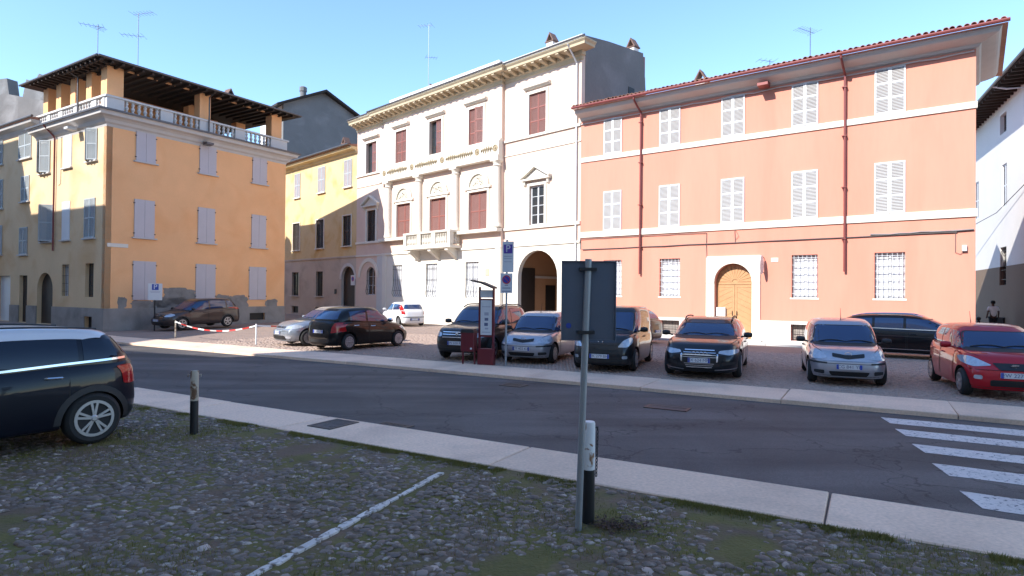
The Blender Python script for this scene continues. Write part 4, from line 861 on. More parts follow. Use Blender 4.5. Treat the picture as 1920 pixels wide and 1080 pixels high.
class Car:
    def __init__(s,name,label,pos,head,sp,rotpitch=0.,z=0.,group='parked cars'):
        s.sp=sp; s.root=thing(name,label,'car',(pos[0],pos[1],z),math.atan2(head[1],head[0]),group); s.root.rotation_euler.y=rotpitch
        L=lambda k,d=None: sp.get(k,d)
        W,H=sp['W']/2,sp['H']; wb=sp['wb']; xf=wb/2+sp['fo']; xr=-wb/2-sp['ro']; s.xf,s.xr,s.W,s.wb=xf,xr,W,wb
        sh=smooth_curve(sp['shoulder']); s.sh=sh
        nf,nr=max(5.,L('nf',5.)),L('nr',6.)
        rings=[]
        prof=L('prof',[(.17,.16,.10,.10),(.20,.07,.06,.04),(.30,.02,.02,.012),(.46,.0,.0,.0),(.60,.03,.01,.0),(None,.10,.03,.008,.16),(None,.17,.05,.03,.06),(None,.24,.08,.055,.012)])
        for q in prof:
            inf,inr,ins=q[1:4]; x,y=ring(xf-inf,xr+inr,W-ins,nf,nr)
            zz=np.full_like(x,q[0]) if q[0] is not None else sh(x)-q[4]
            if q[0] is not None: zz=np.minimum(zz,sh(x)-.17)
            rings.append(list(zip(x,y,zz)))
        x0,y0=ring(xf-.24,xr+.08,W-.055,nf,nr)
        for k,cr in ((.93,.012),(.8,.03),(.5,.05),(.02,.058)):
            xm=(xf+xr)/2; x=xm+(x0-xm)*(1-(1-k)*.55); y=y0*k; rings.append(list(zip(x,y,sh(x)+cr*L('crown',1.))))
        V,F=loft(rings)
        # greenhouse
        cb,ct,rt,rb=sp['cowl'],sp['rooff'],sp['roofr'],sp['tail']; rd=L('rdrop',.06); fdp=L('fdrop',.05); gw0,gw1=W-L('gin',.06),W-L('rin',.20)
        def roofz(x):
            t=np.clip((x-rt)/(ct-rt),0,1); top=L('roofpeak',.60); return H-.045-np.where(t>top,fdp*((t-top)/(1-top))**2,rd*((top-t)/top)**2)
        s.roofz=roofz
        g=[]; ne=L('gexp',5.0)
        for t in (-.15,0,.15,.3,.45,.6,.75,.88,.95,1.0):
            tt=max(t,0); bul=L('bulge',.035)*math.sin(PI*tt); a=cb+(ct-cb)*tt+bul*1.4; b=rb+(rt-rb)*(tt**L('tailpow',1.6)); ww=gw0+(gw1-gw0)*tt+bul
            e=0 if t<.9 else (.02 if t<.97 else .055)
            x,y=ring(a-e,b+e,ww-e,ne,ne); z=sh(x)*(1-t)+roofz(x)*t if t>=0 else sh(x)-.12
            if t>.97: z=roofz(x)+.012
            g.append(list(zip(x,y,z)))
        xl,yl=ring(ct-.055,rt+.055,gw1-.055,ne,ne)
        for k,cr in ((.9,.026),(.7,.038),(.4,.044),(.02,.045)):
            xm=(ct+rt)/2; x=xm+(xl-xm)*(1-(1-k)*.6); y=yl*k; g.append(list(zip(x,y,roofz(x)+cr)))
        V2,F2=loft(g); o=len(V); Va=V+V2; Fa=F+[tuple(o+i for i in f) for f in F2]
        s.shell=BVHTree.FromPolygons([tuple(map(float,v)) for v in Va],[f for f in Fa])
        tr=sp['tr']; s.tr=tr
        body=mesh_of('body',V,F,[sp['paint'],'void']); bo=obj('body',body,s.root)
        for x in (wb/2,-wb/2):                       # wheel wells cut out of the lower body
            for sy in (-1,1):
                c=MB(); c.lathe([(tr+.055,-.32),(tr+.055,.2)],28,(x,sy*(W-.0),tr+.005),'y'); cm=c.mesh('cutter','void'); co=bpy.data.objects.new('cutter',cm); COL.objects.link(co); co.parent=s.root
                md=bo.modifiers.new('b','BOOLEAN'); md.object=co; md.operation='DIFFERENCE'; md.solver='EXACT'; md.material_mode='TRANSFER'
        bpy.context.view_layer.update(); dg=bpy.context.evaluated_depsgraph_get()
        nm=bpy.data.meshes.new_from_object(bo.evaluated_get(dg))
        cs=[m.object for m in bo.modifiers]; bo.modifiers.clear()
        for c in cs: bpy.data.objects.remove(c)
        gm=mesh_of('cabin',V2,F2,[sp['paint'],'void']); bm=bmesh.new(); bm.from_mesh(nm); bm.from_mesh(gm); bm.to_mesh(nm); bm.free(); bpy.data.meshes.remove(gm)
        nm.polygons.foreach_set('use_smooth',[True]*len(nm.polygons)); bo.data=nm; nm.name='body'
        nm.set_sharp_from_angle(angle=R(38)); s.body=bo
        s.wheels(); s.glass(); s.front(); s.rear(); s.sides()
    # a 2-d outline laid onto the shell: side 'f','r' in (y,z); 'L','R' in (x,z); 't' in (x,y)
    def lay(s,name,pts,m,side,off=.006,parent=None,step=.07,mirror=False):
        if mirror and side in 'fr':
            a=s.lay(name,pts,m,side,off,parent,step); s.lay(name,[(-p[0],p[1]) for p in pts],m,side,off,parent,step); return a
        bm=bmesh.new(); vs=[bm.verts.new((p[0],p[1],0)) for p in pts]; bm.faces.new(vs)
        for ax in (0,1):
            lo,hi=min(p[ax] for p in pts),max(p[ax] for p in pts); q=lo+step*.9
            while q<hi-.01:
                n=(1,0,0) if ax==0 else (0,1,0); bmesh.ops.bisect_plane(bm,geom=bm.verts[:]+bm.edges[:]+bm.faces[:],plane_co=(q,q,0),plane_no=n); q+=step
        bm.verts.index_update(); out={}; ok=True; V=[]
        for v in bm.verts:
            a,b=v.co.x,v.co.y
            if side=='f': o,d=Vector((6,a,b)),Vector((-1,0,0))
            elif side=='r': o,d=Vector((-6,a,b)),Vector((1,0,0))
            elif side=='L': o,d=Vector((a,4,b)),Vector((0,-1,0))
            elif side=='R': o,d=Vector((a,-4,b)),Vector((0,1,0))
            else: o,d=Vector((a,b,5)),Vector((0,0,-1))
            h,n,i,ds=s.shell.ray_cast(o,d)
            if h is None: V.append(None)
            else:
                if n.dot(d)>0: n=-n
                V.append(h+n*off)
        keep={i for i,v in enumerate(V) if v is not None}; F=[tuple(v.index for v in f.verts) for f in bm.faces if all(v.index in keep for v in f.verts)]; bm.free()
        used=sorted({i for f in F for i in f}); mp={i:k for k,i in enumerate(used)}
        if not F: return None
        me=bpy.data.meshes.new(name); me.from_pydata([V[i] for i in used],[],[tuple(mp[i] for i in f) for f in F]); me.materials.append(M(m))
        c=sum((V[i] for i in used),Vector())/len(used); b2=bmesh.new(); b2.from_mesh(me); bmesh.ops.recalc_face_normals(b2,faces=b2.faces); b2.faces.ensure_lookup_table()
        out={'f':Vector((1,0,0)),'r':Vector((-1,0,0)),'L':Vector((0,1,0)),'R':Vector((0,-1,0)),'t':Vector((0,0,1))}[side]
        if sum(f.normal.dot(out)*f.calc_area() for f in b2.faces)<0: bmesh.ops.reverse_faces(b2,faces=b2.faces)
        b2.to_mesh(me); b2.free(); me.polygons.foreach_set('use_smooth',[True]*len(me.polygons)); return obj(name,me,parent or s.root)
    def both(s,name,pts,m,**k): return s.lay(name,pts,m,'L',**k),s.lay(name,pts,m,'R',**k)
    def wheels(s):
        sp=s.sp; tr=s.tr; rr=sp.get('rimr',tr*.64); tw=sp.get('tw',.20)
        key=('w',tr,rr,sp.get('spokes',7),sp.get('twin',False))
        if key not in _leaf:
            t=MB(); t.lathe([(rr-.02,-tw/2+.01),(rr+.02,-tw/2),(tr-.05,-tw/2-.004),(tr-.015,-tw/2+.02),(tr,-tw/2+.05),(tr,tw/2-.05),(tr-.015,tw/2-.02),(tr-.05,tw/2+.004),(rr+.02,tw/2),(rr-.02,tw/2-.01)],28,(0,0,0),'y')
            d=MB(); d.lathe([(rr-.01,-.035),(rr-.01,-.01)],24,(0,-tw/2+.08,0),'y')
            r=MB(); n=sp.get('spokes',7)
            ro,ri=rr+.004,rr*.86
            for k in range(32):
                a0,a1=2*PI*k/32,2*PI*(k+1)/32
                r.prism([(ro*math.cos(a0),ro*math.sin(a0)),(ro*math.cos(a1),ro*math.sin(a1)),(ri*math.cos(a1),ri*math.sin(a1)),(ri*math.cos(a0),ri*math.sin(a0))],-tw/2-.006,-tw/2+.03)
            for k in range(n):
                for dd in ((-.11,.11) if sp.get('twin') else (0,)):
                    a=2*PI*k/n+PI/2; a2=a+dd*1.2; a3=a+dd*1.55; w0=.014 if sp.get('twin') else .03; w1=.015 if sp.get('twin') else .042
                    ca,sa=math.cos(a2),math.sin(a2); cb,sb=math.cos(a3),math.sin(a3)
                    r.prism([(rr*.14*ca-w0*sa,rr*.14*sa+w0*ca),(rr*.9*cb-w1*sb,rr*.9*sb+w1*cb),(rr*.9*cb+w1*sb,rr*.9*sb-w1*cb),(rr*.14*ca+w0*sa,rr*.14*sa-w0*ca)],-tw/2-.002,-tw/2+.035)
            r.lathe([(rr*.2,0),(rr*.2,-.04),(rr*.12,-.05)],14,(0,-tw/2+.04,0),'y')
            _leaf[key]=(t.mesh('wheel','tyre',True),d.mesh('brake_disc','void'),r.mesh('rim',sp.get('rimm','rim')))
        t,d,r=_leaf[key]
        for x in (s.wb/2,-s.wb/2):
            for sy in (-1,1):
                w=obj('wheel',t,s.root,loc=(x,sy*(s.W-tw/2-.015),tr),rotz=0 if sy<0 else PI); obj('brake_disc',d,w); obj('rim',r,w)
    def glass(s):
        sp=s.sp; cb,ct,rt,rb=sp['cowl'],sp['rooff'],sp['roofr'],sp['tail']; W=s.W; sh=s.sh
        gw0,gw1=W-sp.get('gin',.06),W-sp.get('rin',.20)
        zb=float(sh(cb))+.05; zt=float(s.roofz(ct))-.075
        yb,yt=gw0-.10,gw1-.07
        def rnd(p,r=.06,n=4):
            out=[]; k=len(p)
            for i in range(k):
                a,b,c=Vector(p[i-1]),Vector(p[i]),Vector(p[(i+1)%k]); u=(a-b); v=(c-b); q=min(r,u.length*.4,v.length*.4); u=u.normalized()*q; v=v.normalized()*q
                for j in range(n+1): t=j/n; out.append(tuple(b+u*(1-t)**2+v*t*t))
            return out
        s.rnd=rnd
        s.lay('windscreen_seal',rnd([(-yb-.035,zb-.03),(yb+.035,zb-.03),(yt+.03,zt+.02),(-yt-.03,zt+.02)],.08),'plastic','f',.003,step=.08)
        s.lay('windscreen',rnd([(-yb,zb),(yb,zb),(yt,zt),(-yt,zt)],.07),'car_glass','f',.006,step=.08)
        z0,z1=float(sh(rb))+sp.get('rwlift',.07),float(s.roofz(rt))-.05
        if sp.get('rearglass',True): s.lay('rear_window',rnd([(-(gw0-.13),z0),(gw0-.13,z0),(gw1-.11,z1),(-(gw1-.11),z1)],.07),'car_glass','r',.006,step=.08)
        # side panes
        def edge_x(z,front):
            t=lambda zz,xb,xt:xb+(xt-xb)*min(max((zz-float(sh(xb)))/(float(s.roofz(xt))-float(sh(xb))),0),1)
            if front: return t(z,cb,ct)
            tt=min(max((z-float(sh(rb)))/(float(s.roofz(rt))-float(sh(rb))),0),1); return rb+(rt-rb)*tt**sp.get('tailpow',1.6)
        for (xa,xb_) in sp['panes']:
            pts=[]; n=8
            zlo=lambda x: float(sh(x))+.045; zhi=lambda x: float(s.roofz(x))-.085
            def lim(x,z): 
                return min(max(x,edge_x(z,False)+sp.get('cpil',.16)),edge_x(z,True)-sp.get('apil',.12))
            for i in range(n+1): x=xa+(xb_-xa)*i/n; z=zlo(x); pts.append((lim(x,z),z))
            for i in range(n+1): x=xb_+(xa-xb_)*i/n; z=zhi(x); pts.append((lim(x,z),zhi(lim(x,z))))
            q=[pts[0]]
            for p in pts[1:]:
                if (p[0]-q[-1][0])**2+(p[1]-q[-1][1])**2>.0004: q.append(p)
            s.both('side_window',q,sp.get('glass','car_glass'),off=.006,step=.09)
        if sp.get('belt_chrome'):
            x0,x1=sp['panes'][-1][0] if sp['panes'][-1][0]<sp['panes'][0][0] else sp['panes'][0][0],max(p[1] for p in sp['panes'])
            n=14; xs=[x0-.1+(x1-x0+.1)*i/n for i in range(n+1)]; h=sp['belt_chrome']
            s.both('belt_trim',[(x,float(sh(x))+.012) for x in xs]+[(x,float(sh(x))+.012+h) for x in xs[::-1]],'chrome',off=.012,step=.1)
    def plate(s,side,z,text,y=0.,wd=.26):
        x=None
        d=Vector((-1,0,0)) if side=='f' else Vector((1,0,0)); o=Vector((6 if side=='f' else -6,y,z)); h,n,i,ds=s.shell.ray_cast(o,d)
        t=MB(); t.box(-wd,wd,-.012,0,-.055,.055); rz=PI/2 if side=='f' else -PI/2
        p=obj('number_plate',t.mesh('number_plate','plate_white'),s.root,loc=(h.x+(.02 if side=='f' else -.02),y,z),rotz=rz)
        for a,b in ((-wd+.002,-wd+.05),(wd-.05,wd-.002)): MB().box(a,b,-.0145,-.012,-.053,.053).build('plate_band','plate_blue',p)
        me=text_mesh(text,.105,'print_dark',.001); l=obj('plate_lettering',me,p,kind='stuff'); l.matrix_local=Matrix.Translation((0,-.0145,0))@Matrix.Rotation(R(90),4,'X')
    def front(s):
        sp=s.sp; rnd=s.rnd
        if 'head' in sp: s.lay('headlight',rnd(sp['head'],.05),sp.get('headm','headlight'),'f',.008,step=.05,mirror=True)
        for k in sp.get('fdark',[]): s.lay(k[0],rnd(k[1],k[3] if len(k)>3 else .04),k[2],'f',.007,step=.06)
        for k in sp.get('fpair',[]): s.lay(k[0],rnd(k[1],.03),k[2],'f',.009,step=.05,mirror=True)
        for z,y0,y1,h in sp.get('fbars',[]): s.lay('grille_bar',[(y0,z),(y1,z),(y1,z+h),(y0,z+h)],'chrome','f',.016,step=.08)
        if 'fplate' in sp: s.plate('f',sp['fplate'][0],sp['fplate'][1])
        if 'badge' in sp:
            z=sp['badge'][0]; h,n,i,d=s.shell.ray_cast(Vector((6,0,z)),Vector((-1,0,0)))
            m=MB()
            if sp['badge'][1]=='rings':
                for k in range(4):
                    c=(-.135+.09*k); m.tube([(h.x+.022,c+.055*math.cos(2*PI*q/16),z+.055*math.sin(2*PI*q/16)) for q in range(17)],.007,5)
            elif sp['badge'][1]=='disc': m.lathe([(.055,0),(.055,.012),(.03,.02)],16,(h.x+.008,0,z),'x')
            elif sp['badge'][1]=='oval': m.tube([(h.x+.015,.07*math.cos(2*PI*q/16),z+.045*math.sin(2*PI*q/16)) for q in range(17)],.01,5)
            elif sp['badge'][1]=='s':
                m.prism([(-.07,-.05),(.03,-.05),(.07,-.02),(.02,-.005),(-.02,-.02),(-.07,-.02)],0,.012,'x'); m.prism([(.07,.05),(-.03,.05),(-.07,.02),(-.02,.005),(.02,.02),(.07,.02)],0,.012,'x'); m.v=[(h.x+.01+a,b,z+c) for a,b,c in m.v]
            m.build('badge','chrome',s.root)
        # shut lines round the bonnet and above the bumper
        xc=sp['cowl']; xn=s.xf-.30; w=s.W
        for sg in (-1,1):
            ys=lambda x: sg*(w-.13-.16*max(0,(x-xc)/(xn-xc))**2)
            xs=np.linspace(xc-.05,xn,9); s.lay('bonnet_gap',[(x,ys(x)-.006) for x in xs]+[(x,ys(x)+.006) for x in xs[::-1]],'seam','t',.004,step=.12)
        zb_=float(s.sh(s.xf))-.215
        s.lay('bumper_gap',[(-w+.05,zb_),(w-.05,zb_),(w-.05,zb_+.011),(-w+.05,zb_+.011)],'seam','f',.005,step=.08)
        s.lay('bumper_skirt',[(-w+.08,.19),(w-.08,.19),(w-.08,.245),(-w+.08,.245)],'plastic','f',.006,step=.08)
        # wipers
        zb=float(s.sh(sp['cowl']))+.06
        for y0,y1 in ((-.55,.05),(.0,.6)):
            pts=[]
            for i in range(7):
                y=y0+(y1-y0)*i/6; z=zb+.03+.04*math.sin(PI*i/6); h,n,_,_=s.shell.ray_cast(Vector((6,y,z)),Vector((-1,0,0)))
                if h is not None: pts.append(h+n*.02 if n.x>0 else h-n*.02)
            if len(pts)>3: MB().tube(pts,.010,5).build('wiper','plastic',s.root)
    def rear(s):
        sp=s.sp; rnd=s.rnd
        for k in sp.get('rpair',[]): s.lay(k[0],rnd(k[1],.03),k[2],'r',.009,step=.05,mirror=True)
        for k in sp.get('rdark',[]): s.lay(k[0],rnd(k[1],.03),k[2],'r',.007,step=.06)
        if 'rplate' in sp: s.plate('r',sp['rplate'][0],sp['rplate'][1])
    def sides(s):
        sp=s.sp; sh=s.sh
        def col(x,z0,z1,w=.012): return [(x-w/2,z0),(x+w/2,z0),(x+w/2,z1),(x-w/2,z1)]
        for xa,xb in sp['doors']:
            n=6; xs=[xa+(xb-xa)*i/n for i in range(n+1)]
            zl=.30; pts=[(x,max(zl,(math.sqrt(max(0,(s.tr+.09)**2-(x+s.wb/2)**2))+s.tr) if abs(x+s.wb/2)<s.tr+.09 else zl,(math.sqrt(max(0,(s.tr+.09)**2-(x-s.wb/2)**2))+s.tr) if abs(x-s.wb/2)<s.tr+.09 else zl)) for x in xs]+[(x,float(sh(x))-.005) for x in xs[::-1]]
            a,b=s.both('door',pts,sp['paint'],off=.007,step=.12)
            # dark gap round the door
            for sd,par in (('L',a),('R',b)):
                if par is None: continue
                for x in (xa,xb):
                    zz=pts[0][1] if x==xa else pts[n][1]
                    s.lay('door_gap',col(x,zz,float(sh(x))-.01,.014),'seam',sd,.009,par,.2)
                hx=xa+.17; hz=float(sh(hx))-sp.get('hdrop',.13); hit,nn,_,_=s.shell.ray_cast(Vector((hx,4 if sd=='L' else -4,hz)),Vector((0,-1 if sd=='L' else 1,0))); yy=hit.y
                sg=1 if sd=='L' else -1
                MB().tube([(hx-.10,yy,hz),(hx-.08,yy+sg*.035,hz),(hx+.08,yy+sg*.035,hz+.005),(hx+.10,yy,hz)],.016,6).build('handle',sp.get('handlem',sp['paint']),par)
        for pts,m in sp.get('sidedecal',[]): s.both('trim',pts,m,off=.010,step=.1)
        for nm,pts,m in sp.get('sidelamp',[]): s.both(nm,s.rnd(pts,.03),m,off=.010,step=.06)
        if sp.get('arches'):
            for x in (s.wb/2,-s.wb/2):
                for sd,sg in (('L',1),('R',-1)):
                    n=16; r0,r1=s.tr+.045,s.tr+.125; out=[(x+r1*math.cos(PI*i/n+.0),s.tr+r1*math.sin(PI*i/n)) for i in range(n+1)]; inn=[(x+r0*math.cos(PI*i/n),s.tr+r0*math.sin(PI*i/n)) for i in range(n,-1,-1)]
                    s.lay('wheel_arch',[(a,b-.03) for a,b in out+inn],'plastic',sd,.012,step=.15)
        # mirrors
        mx=sp['cowl']-.42+sp.get('mirx',0.); mz=float(sh(mx))+.10
        for sg in (-1,1):
            y=sg*(s.W-.02); m=MB(); c=(mx,y+sg*.13,mz); n=10
            V=[];F=[]
            for i,(f,rx) in enumerate(((-.10,.3),(-.085,.85),(0,1.),(.085,.8),(.10,.3))):
                for k in range(n): a=2*PI*k/n; V.append((c[0]+rx*.07*math.cos(a)+.0,c[1]+f*1.05,c[2]+rx*.075*math.sin(a)))
            for i in range(4):
                for k in range(n): F.append((i*n+k,i*n+(k+1)%n,(i+1)*n+(k+1)%n,(i+1)*n+k))
            F+=[tuple(range(n)),tuple(range(4*n,5*n))]; m.add(V,F); m.tube([(mx,y-sg*.05,mz-.06),(mx,y+sg*.06,mz-.03)],.022,6)
            m.build('mirror',sp.get('mirm',sp['paint']),s.root,smooth=True)
        if sp.get('rails'):
            for sg in (-1,1):
                xs=np.linspace(sp['roofr']+.1,sp['rooff']-.1,8); m=MB(); y=sg*(s.W-sp.get('rin',.2)-.06)
                m.tube([(x,y,float(s.roofz(x))+(.0 if i in (0,7) else .055)) for i,x in enumerate(xs)],.02,6); m.build('roof_rail',sp['rails'],s.root)
        if 'aerial' in sp:
            x=sp['aerial']; z=float(s.roofz(x))+.03; MB().tube([(x,0,z),(x-.06,0,z+.12),(x-.12,0,z+.3)],[.012,.006,.004],5).build('aerial','plastic',s.root)
def back(v): return v
def loc_from_wheel(wx,wy,head,sp,front,left):
    """ground point under one wheel -> centre of the car"""
    h=Vector(head).normalized(); l=Vector((-h.y,h.x)); a=(sp['wb']/2 if front else -sp['wb']/2); b=(sp['W']/2-.08)*(1 if left else -1)
    c=Vector((wx,wy))-h*a-l*b; return c,h
YARIS=dict(L=3.64,W=1.66,H=1.50,wb=2.37,fo=.70,ro=.57,tr=.29,paint='paint_silver',shoulder=[(-1.75,.98),(-.6,.93),(.55,.88),(.85,.88),(1.35,.82),(1.88,.72)],cowl=1.0,rooff=.38,roofr=-1.42,tail=-1.70,panes=[(-.52,.92),(-1.4,-.60)],doors=[(-.48,.72)],rin=.19,
  head=[(.42,.62),(.72,.59),(.79,.66),(.74,.80),(.60,.79),(.46,.72)],fdark=[('grille',[(-.33,.66),(0,.61),(.33,.66),(.33,.74),(.05,.70),(-.05,.70),(-.33,.74)],'grille',.02),('lower_intake',[(-.36,.24),(.36,.24),(.42,.34),(-.42,.34)],'grille')],
  fpair=[('bumper_strip',[(.44,.50),(.80,.52),(.80,.56),(.44,.54)],'plastic'),('fog_light_recess',[(.50,.27),(.70,.29),(.70,.36),(.50,.36)],'plastic')],fplate=(.45,'CG 841 YL'),badge=(.715,'oval'),rpair=[('taillight',[(.60,.72),(.78,.72),(.76,.98),(.64,.98)],'taillight')],rplate=(.62,'CG 841 YL'),
  mirm='plastic',handlem='plastic',tailpow=1.3,nf=3.2,aerial=.2)
GOLF=dict(W=1.79,H=1.48,wb=2.58,fo=.86,ro=.77,tr=.315,paint='paint_silverblue',shoulder=[(-2.0,.98),(-.5,.95),(.8,.93),(1.1,.93),(1.7,.86),(2.1,.76)],cowl=1.12,rooff=.42,roofr=-1.55,tail=-1.92,panes=[(-.22,1.0),(-1.25,-.30)],doors=[(-.18,.85),(-1.12,-.22)],
  head=[(.42,.64),(.78,.64),(.86,.72),(.80,.80),(.50,.75)],fdark=[('grille',[(-.40,.66),(.40,.66),(.42,.73),(-.42,.73)],'grille',.02),('lower_intake',[(-.62,.26),(.62,.26),(.55,.40),(-.55,.40)],'grille')],fbars=[(.69,-.40,.40,.012)],fpair=[('fog_light',[(.60,.30),(.74,.30),(.74,.38),(.60,.38)],'headlight')],
  fplate=(.50,'DX 418 KN'),badge=(.70,'disc'),rpair=[('taillight',[(.50,.84),(.82,.84),(.80,.98),(.52,.98)],'taillight')],spokes=10)
YPS=dict(W=1.68,H=1.52,wb=2.39,fo=.74,ro=.70,tr=.295,paint='paint_black',shoulder=[(-1.9,1.02),(-1.0,1.00),(.0,.95),(.8,.92),(1.4,.82),(1.92,.66)],cowl=1.05,rooff=.35,roofr=-1.25,tail=-1.72,panes=[(-.32,.95),(-1.12,-.40)],doors=[(-.28,.75),(-1.05,-.32)],cpil=.26,
  head=[(.46,.62),(.76,.62),(.80,.76),(.60,.80)],fdark=[('grille',[(-.2,.50),(.2,.50),(.25,.78),(-.25,.78)],'grille')],rpair=[('taillight',[(.60,.62),(.82,.66),(.80,.98),(.68,.98),(.62,.80)],'taillight')],rplate=(.66,'EJ 305 ZP'),spokes=9,handlem='chrome',mirm='chrome',tailpow=1.8,sidelamp=[('taillight',[(-1.78,.68),(-1.45,.66),(-1.60,.86),(-1.68,.90)],'taillight')],rdark=[('bumper_insert',[(-.5,.28),(.5,.28),(.55,.40),(-.55,.40)],'plastic')])
PUNTO=dict(W=1.66,H=1.48,wb=2.46,fo=.72,ro=.66,tr=.29,paint='paint_white',shoulder=[(-1.9,.98),(-.5,.94),(.8,.90),(1.4,.80),(1.95,.66)],cowl=1.1,rooff=.4,roofr=-1.5,tail=-1.78,panes=[(-.22,1.0),(-1.25,-.30)],doors=[(-.18,.8),(-1.1,-.22)],tailpow=1.2,
  head=[(.46,.62),(.76,.62),(.78,.76),(.5,.76)],fdark=[('grille',[(-.3,.6),(.3,.6),(.3,.7),(-.3,.7)],'grille')],rpair=[('taillight',[(.60,.72),(.76,.74),(.72,1.36),(.64,1.36)],'taillight')],rplate=(.42,'BZ 977 HS'),rdark=[('bumper_strip',[(-.72,.54),(.72,.54),(.72,.585),(-.72,.585)],'plastic'),('plate_recess',[(-.32,.34),(.32,.34),(.32,.5),(-.32,.5)],'plastic')],spokes=6)
SUV=dict(W=1.81,H=1.68,wb=2.60,fo=.87,ro=.95,tr=.34,paint='paint_dark',shoulder=[(-2.15,1.08),(-.5,1.06),(.9,1.04),(1.2,1.03),(1.7,.98),(2.17,.92)],cowl=1.15,rooff=.45,roofr=-1.75,tail=-2.10,panes=[(-.15,1.02),(-1.12,-.24),(-1.75,-1.2)],doors=[(-.12,.9),(-1.15,-.16)],tailpow=1.4,arches=True,rails='plastic',
  head=[(.50,.72),(.80,.72),(.85,.80),(.80,.88),(.54,.84)],fdark=[('grille',[(-.46,.70),(.46,.70),(.50,.86),(-.50,.86)],'grille',.03),('lower_intake',[(-.6,.28),(.6,.28),(.6,.42),(-.6,.42)],'grille')],fbars=[(.70,-.46,.46,.018),(.78,-.48,.48,.016),(.85,-.49,.49,.018)],fplate=(.54,'DN 650 RT'),badge=(.79,'disc'),rpair=[('taillight',[(.58,.92),(.84,.92),(.84,1.08),(.6,1.08)],'taillight')],mirm='plastic',prof=None,spokes=5)
SUV['prof']=[(.24,.20,.16,.10),(.27,.08,.07,.04),(.36,.02,.02,.012),(.54,.0,.0,.0),(.72,.03,.01,.0),(None,.09,.03,.008,.16),(None,.14,.05,.03,.06),(None,.20,.08,.055,.012)]
RAV=dict(SUV,W=1.845,H=1.67,wb=2.66,fo=.94,ro=.97,paint='paint_brown',shoulder=[(-2.2,1.12),(-.8,1.07),(.5,1.01),(1.1,.99),(1.7,.92),(2.27,.76)],cowl=1.2,rooff=.35,roofr=-1.75,tail=-2.15,panes=[(-.22,1.05),(-1.25,-.30),(-1.75,-1.32)],rpair=[('taillight',[(.50,1.0),(.90,1.0),(.88,1.14),(.52,1.12)],'taillight')],rails=None,spokes=5,twin=True,sidelamp=[('taillight',[(-2.1,1.0),(-1.85,1.02),(-1.9,1.10),(-2.1,1.12)],'taillight'),('headlight',[(1.75,.76),(2.12,.74),(2.05,.86),(1.8,.90)],'headlight')],badge=(.8,'oval'))
VAN=dict(W=1.72,H=1.72,wb=2.51,fo=.77,ro=.58,tr=.30,paint='paint_van',shoulder=[(-1.8,1.0),(.4,1.0),(1.1,.99),(1.5,.97),(2.03,.92)],cowl=1.25,rooff=.60,roofr=-1.72,tail=-1.80,panes=[(.0,1.15)],doors=[(.02,.95)],rearglass=True,gexp=6.,rin=.15,tailpow=1.,roofpeak=.8,rdrop=.02,
  head=[(.46,.66),(.70,.66),(.80,.78),(.76,.92),(.60,.84)],fdark=[('grille',[(-.52,.50),(.52,.50),(.48,.60),(-.48,.60)],'grille',.03),('bumper_panel',[(-.7,.24),(.7,.24),(.7,.34),(-.7,.34)],'plastic')],fplate=(.42,'EK 279 BH'),badge=(.82,'oval'),rails=None,mirm='plastic',handlem='plastic',nf=3.2,fpair=[('fog_light',[(.58,.36),(.70,.36),(.70,.44),(.58,.44)],'headlight')],spokes=6)
AUDI=dict(W=1.874,H=1.46,wb=2.91,fo=.91,ro=1.10,tr=.335,paint='paint_audi',shoulder=[(-2.5,.98),(-.5,.95),(1.0,.93),(1.3,.92),(1.9,.87),(2.36,.78)],cowl=1.20,rooff=.35,roofr=-1.75,tail=-2.30,panes=[(-.2,1.05),(-1.15,-.28),(-1.8,-1.22)],doors=[(-.16,.95),(-1.15,-.2)],rin=.26,
  head=[(.43,.64),(.70,.60),(.88,.66),(.87,.74),(.60,.72),(.46,.70)],fdark=[('grille',[(-.30,.30),(.30,.30),(.42,.44),(.42,.62),(.36,.70),(-.36,.70),(-.42,.62),(-.42,.44)],'grille',.03)],fbars=[(.30,-.30,.30,.012),(.345,-.32,.32,.010),(.39,-.35,.35,.010),(.54,-.40,.40,.010),(.59,-.40,.40,.010),(.64,-.38,.38,.010),(.70,-.35,.35,.016)],fplate=(.47,'EX 624 MM'),badge=(.62,'rings'),fpair=[('side_intake',[(.52,.36),(.82,.40),(.82,.46),(.52,.44)],'grille'),('intake_trim',[(.36,.235),(.86,.28),(.86,.30),(.36,.255)],'chrome'),('grille_edge',[(.40,.43),(.435,.44),(.44,.62),(.405,.62)],'chrome')],mirm='plastic',nf=3.8,rails='plastic',spokes=10,belt_chrome=.016)
ESTATE=dict(AUDI,W=1.83,H=1.47,wb=2.82,fo=.95,ro=1.05,paint='paint_estate',roofr=-1.95,tail=-2.38,panes=[(-.2,1.0),(-1.12,-.28),(-1.9,-1.2)],badge=(.62,'oval'),belt_chrome=.03,sidedecal=[([(-2.0,.74),(1.7,.70),(1.7,.73),(-2.0,.77)],'paint_anthracite'),([(-1.0,.29),(1.0,.29),(1.0,.31),(-1.0,.31)],'chrome')],fplate=(.45,'EZ 133 LA'),rails='chrome')
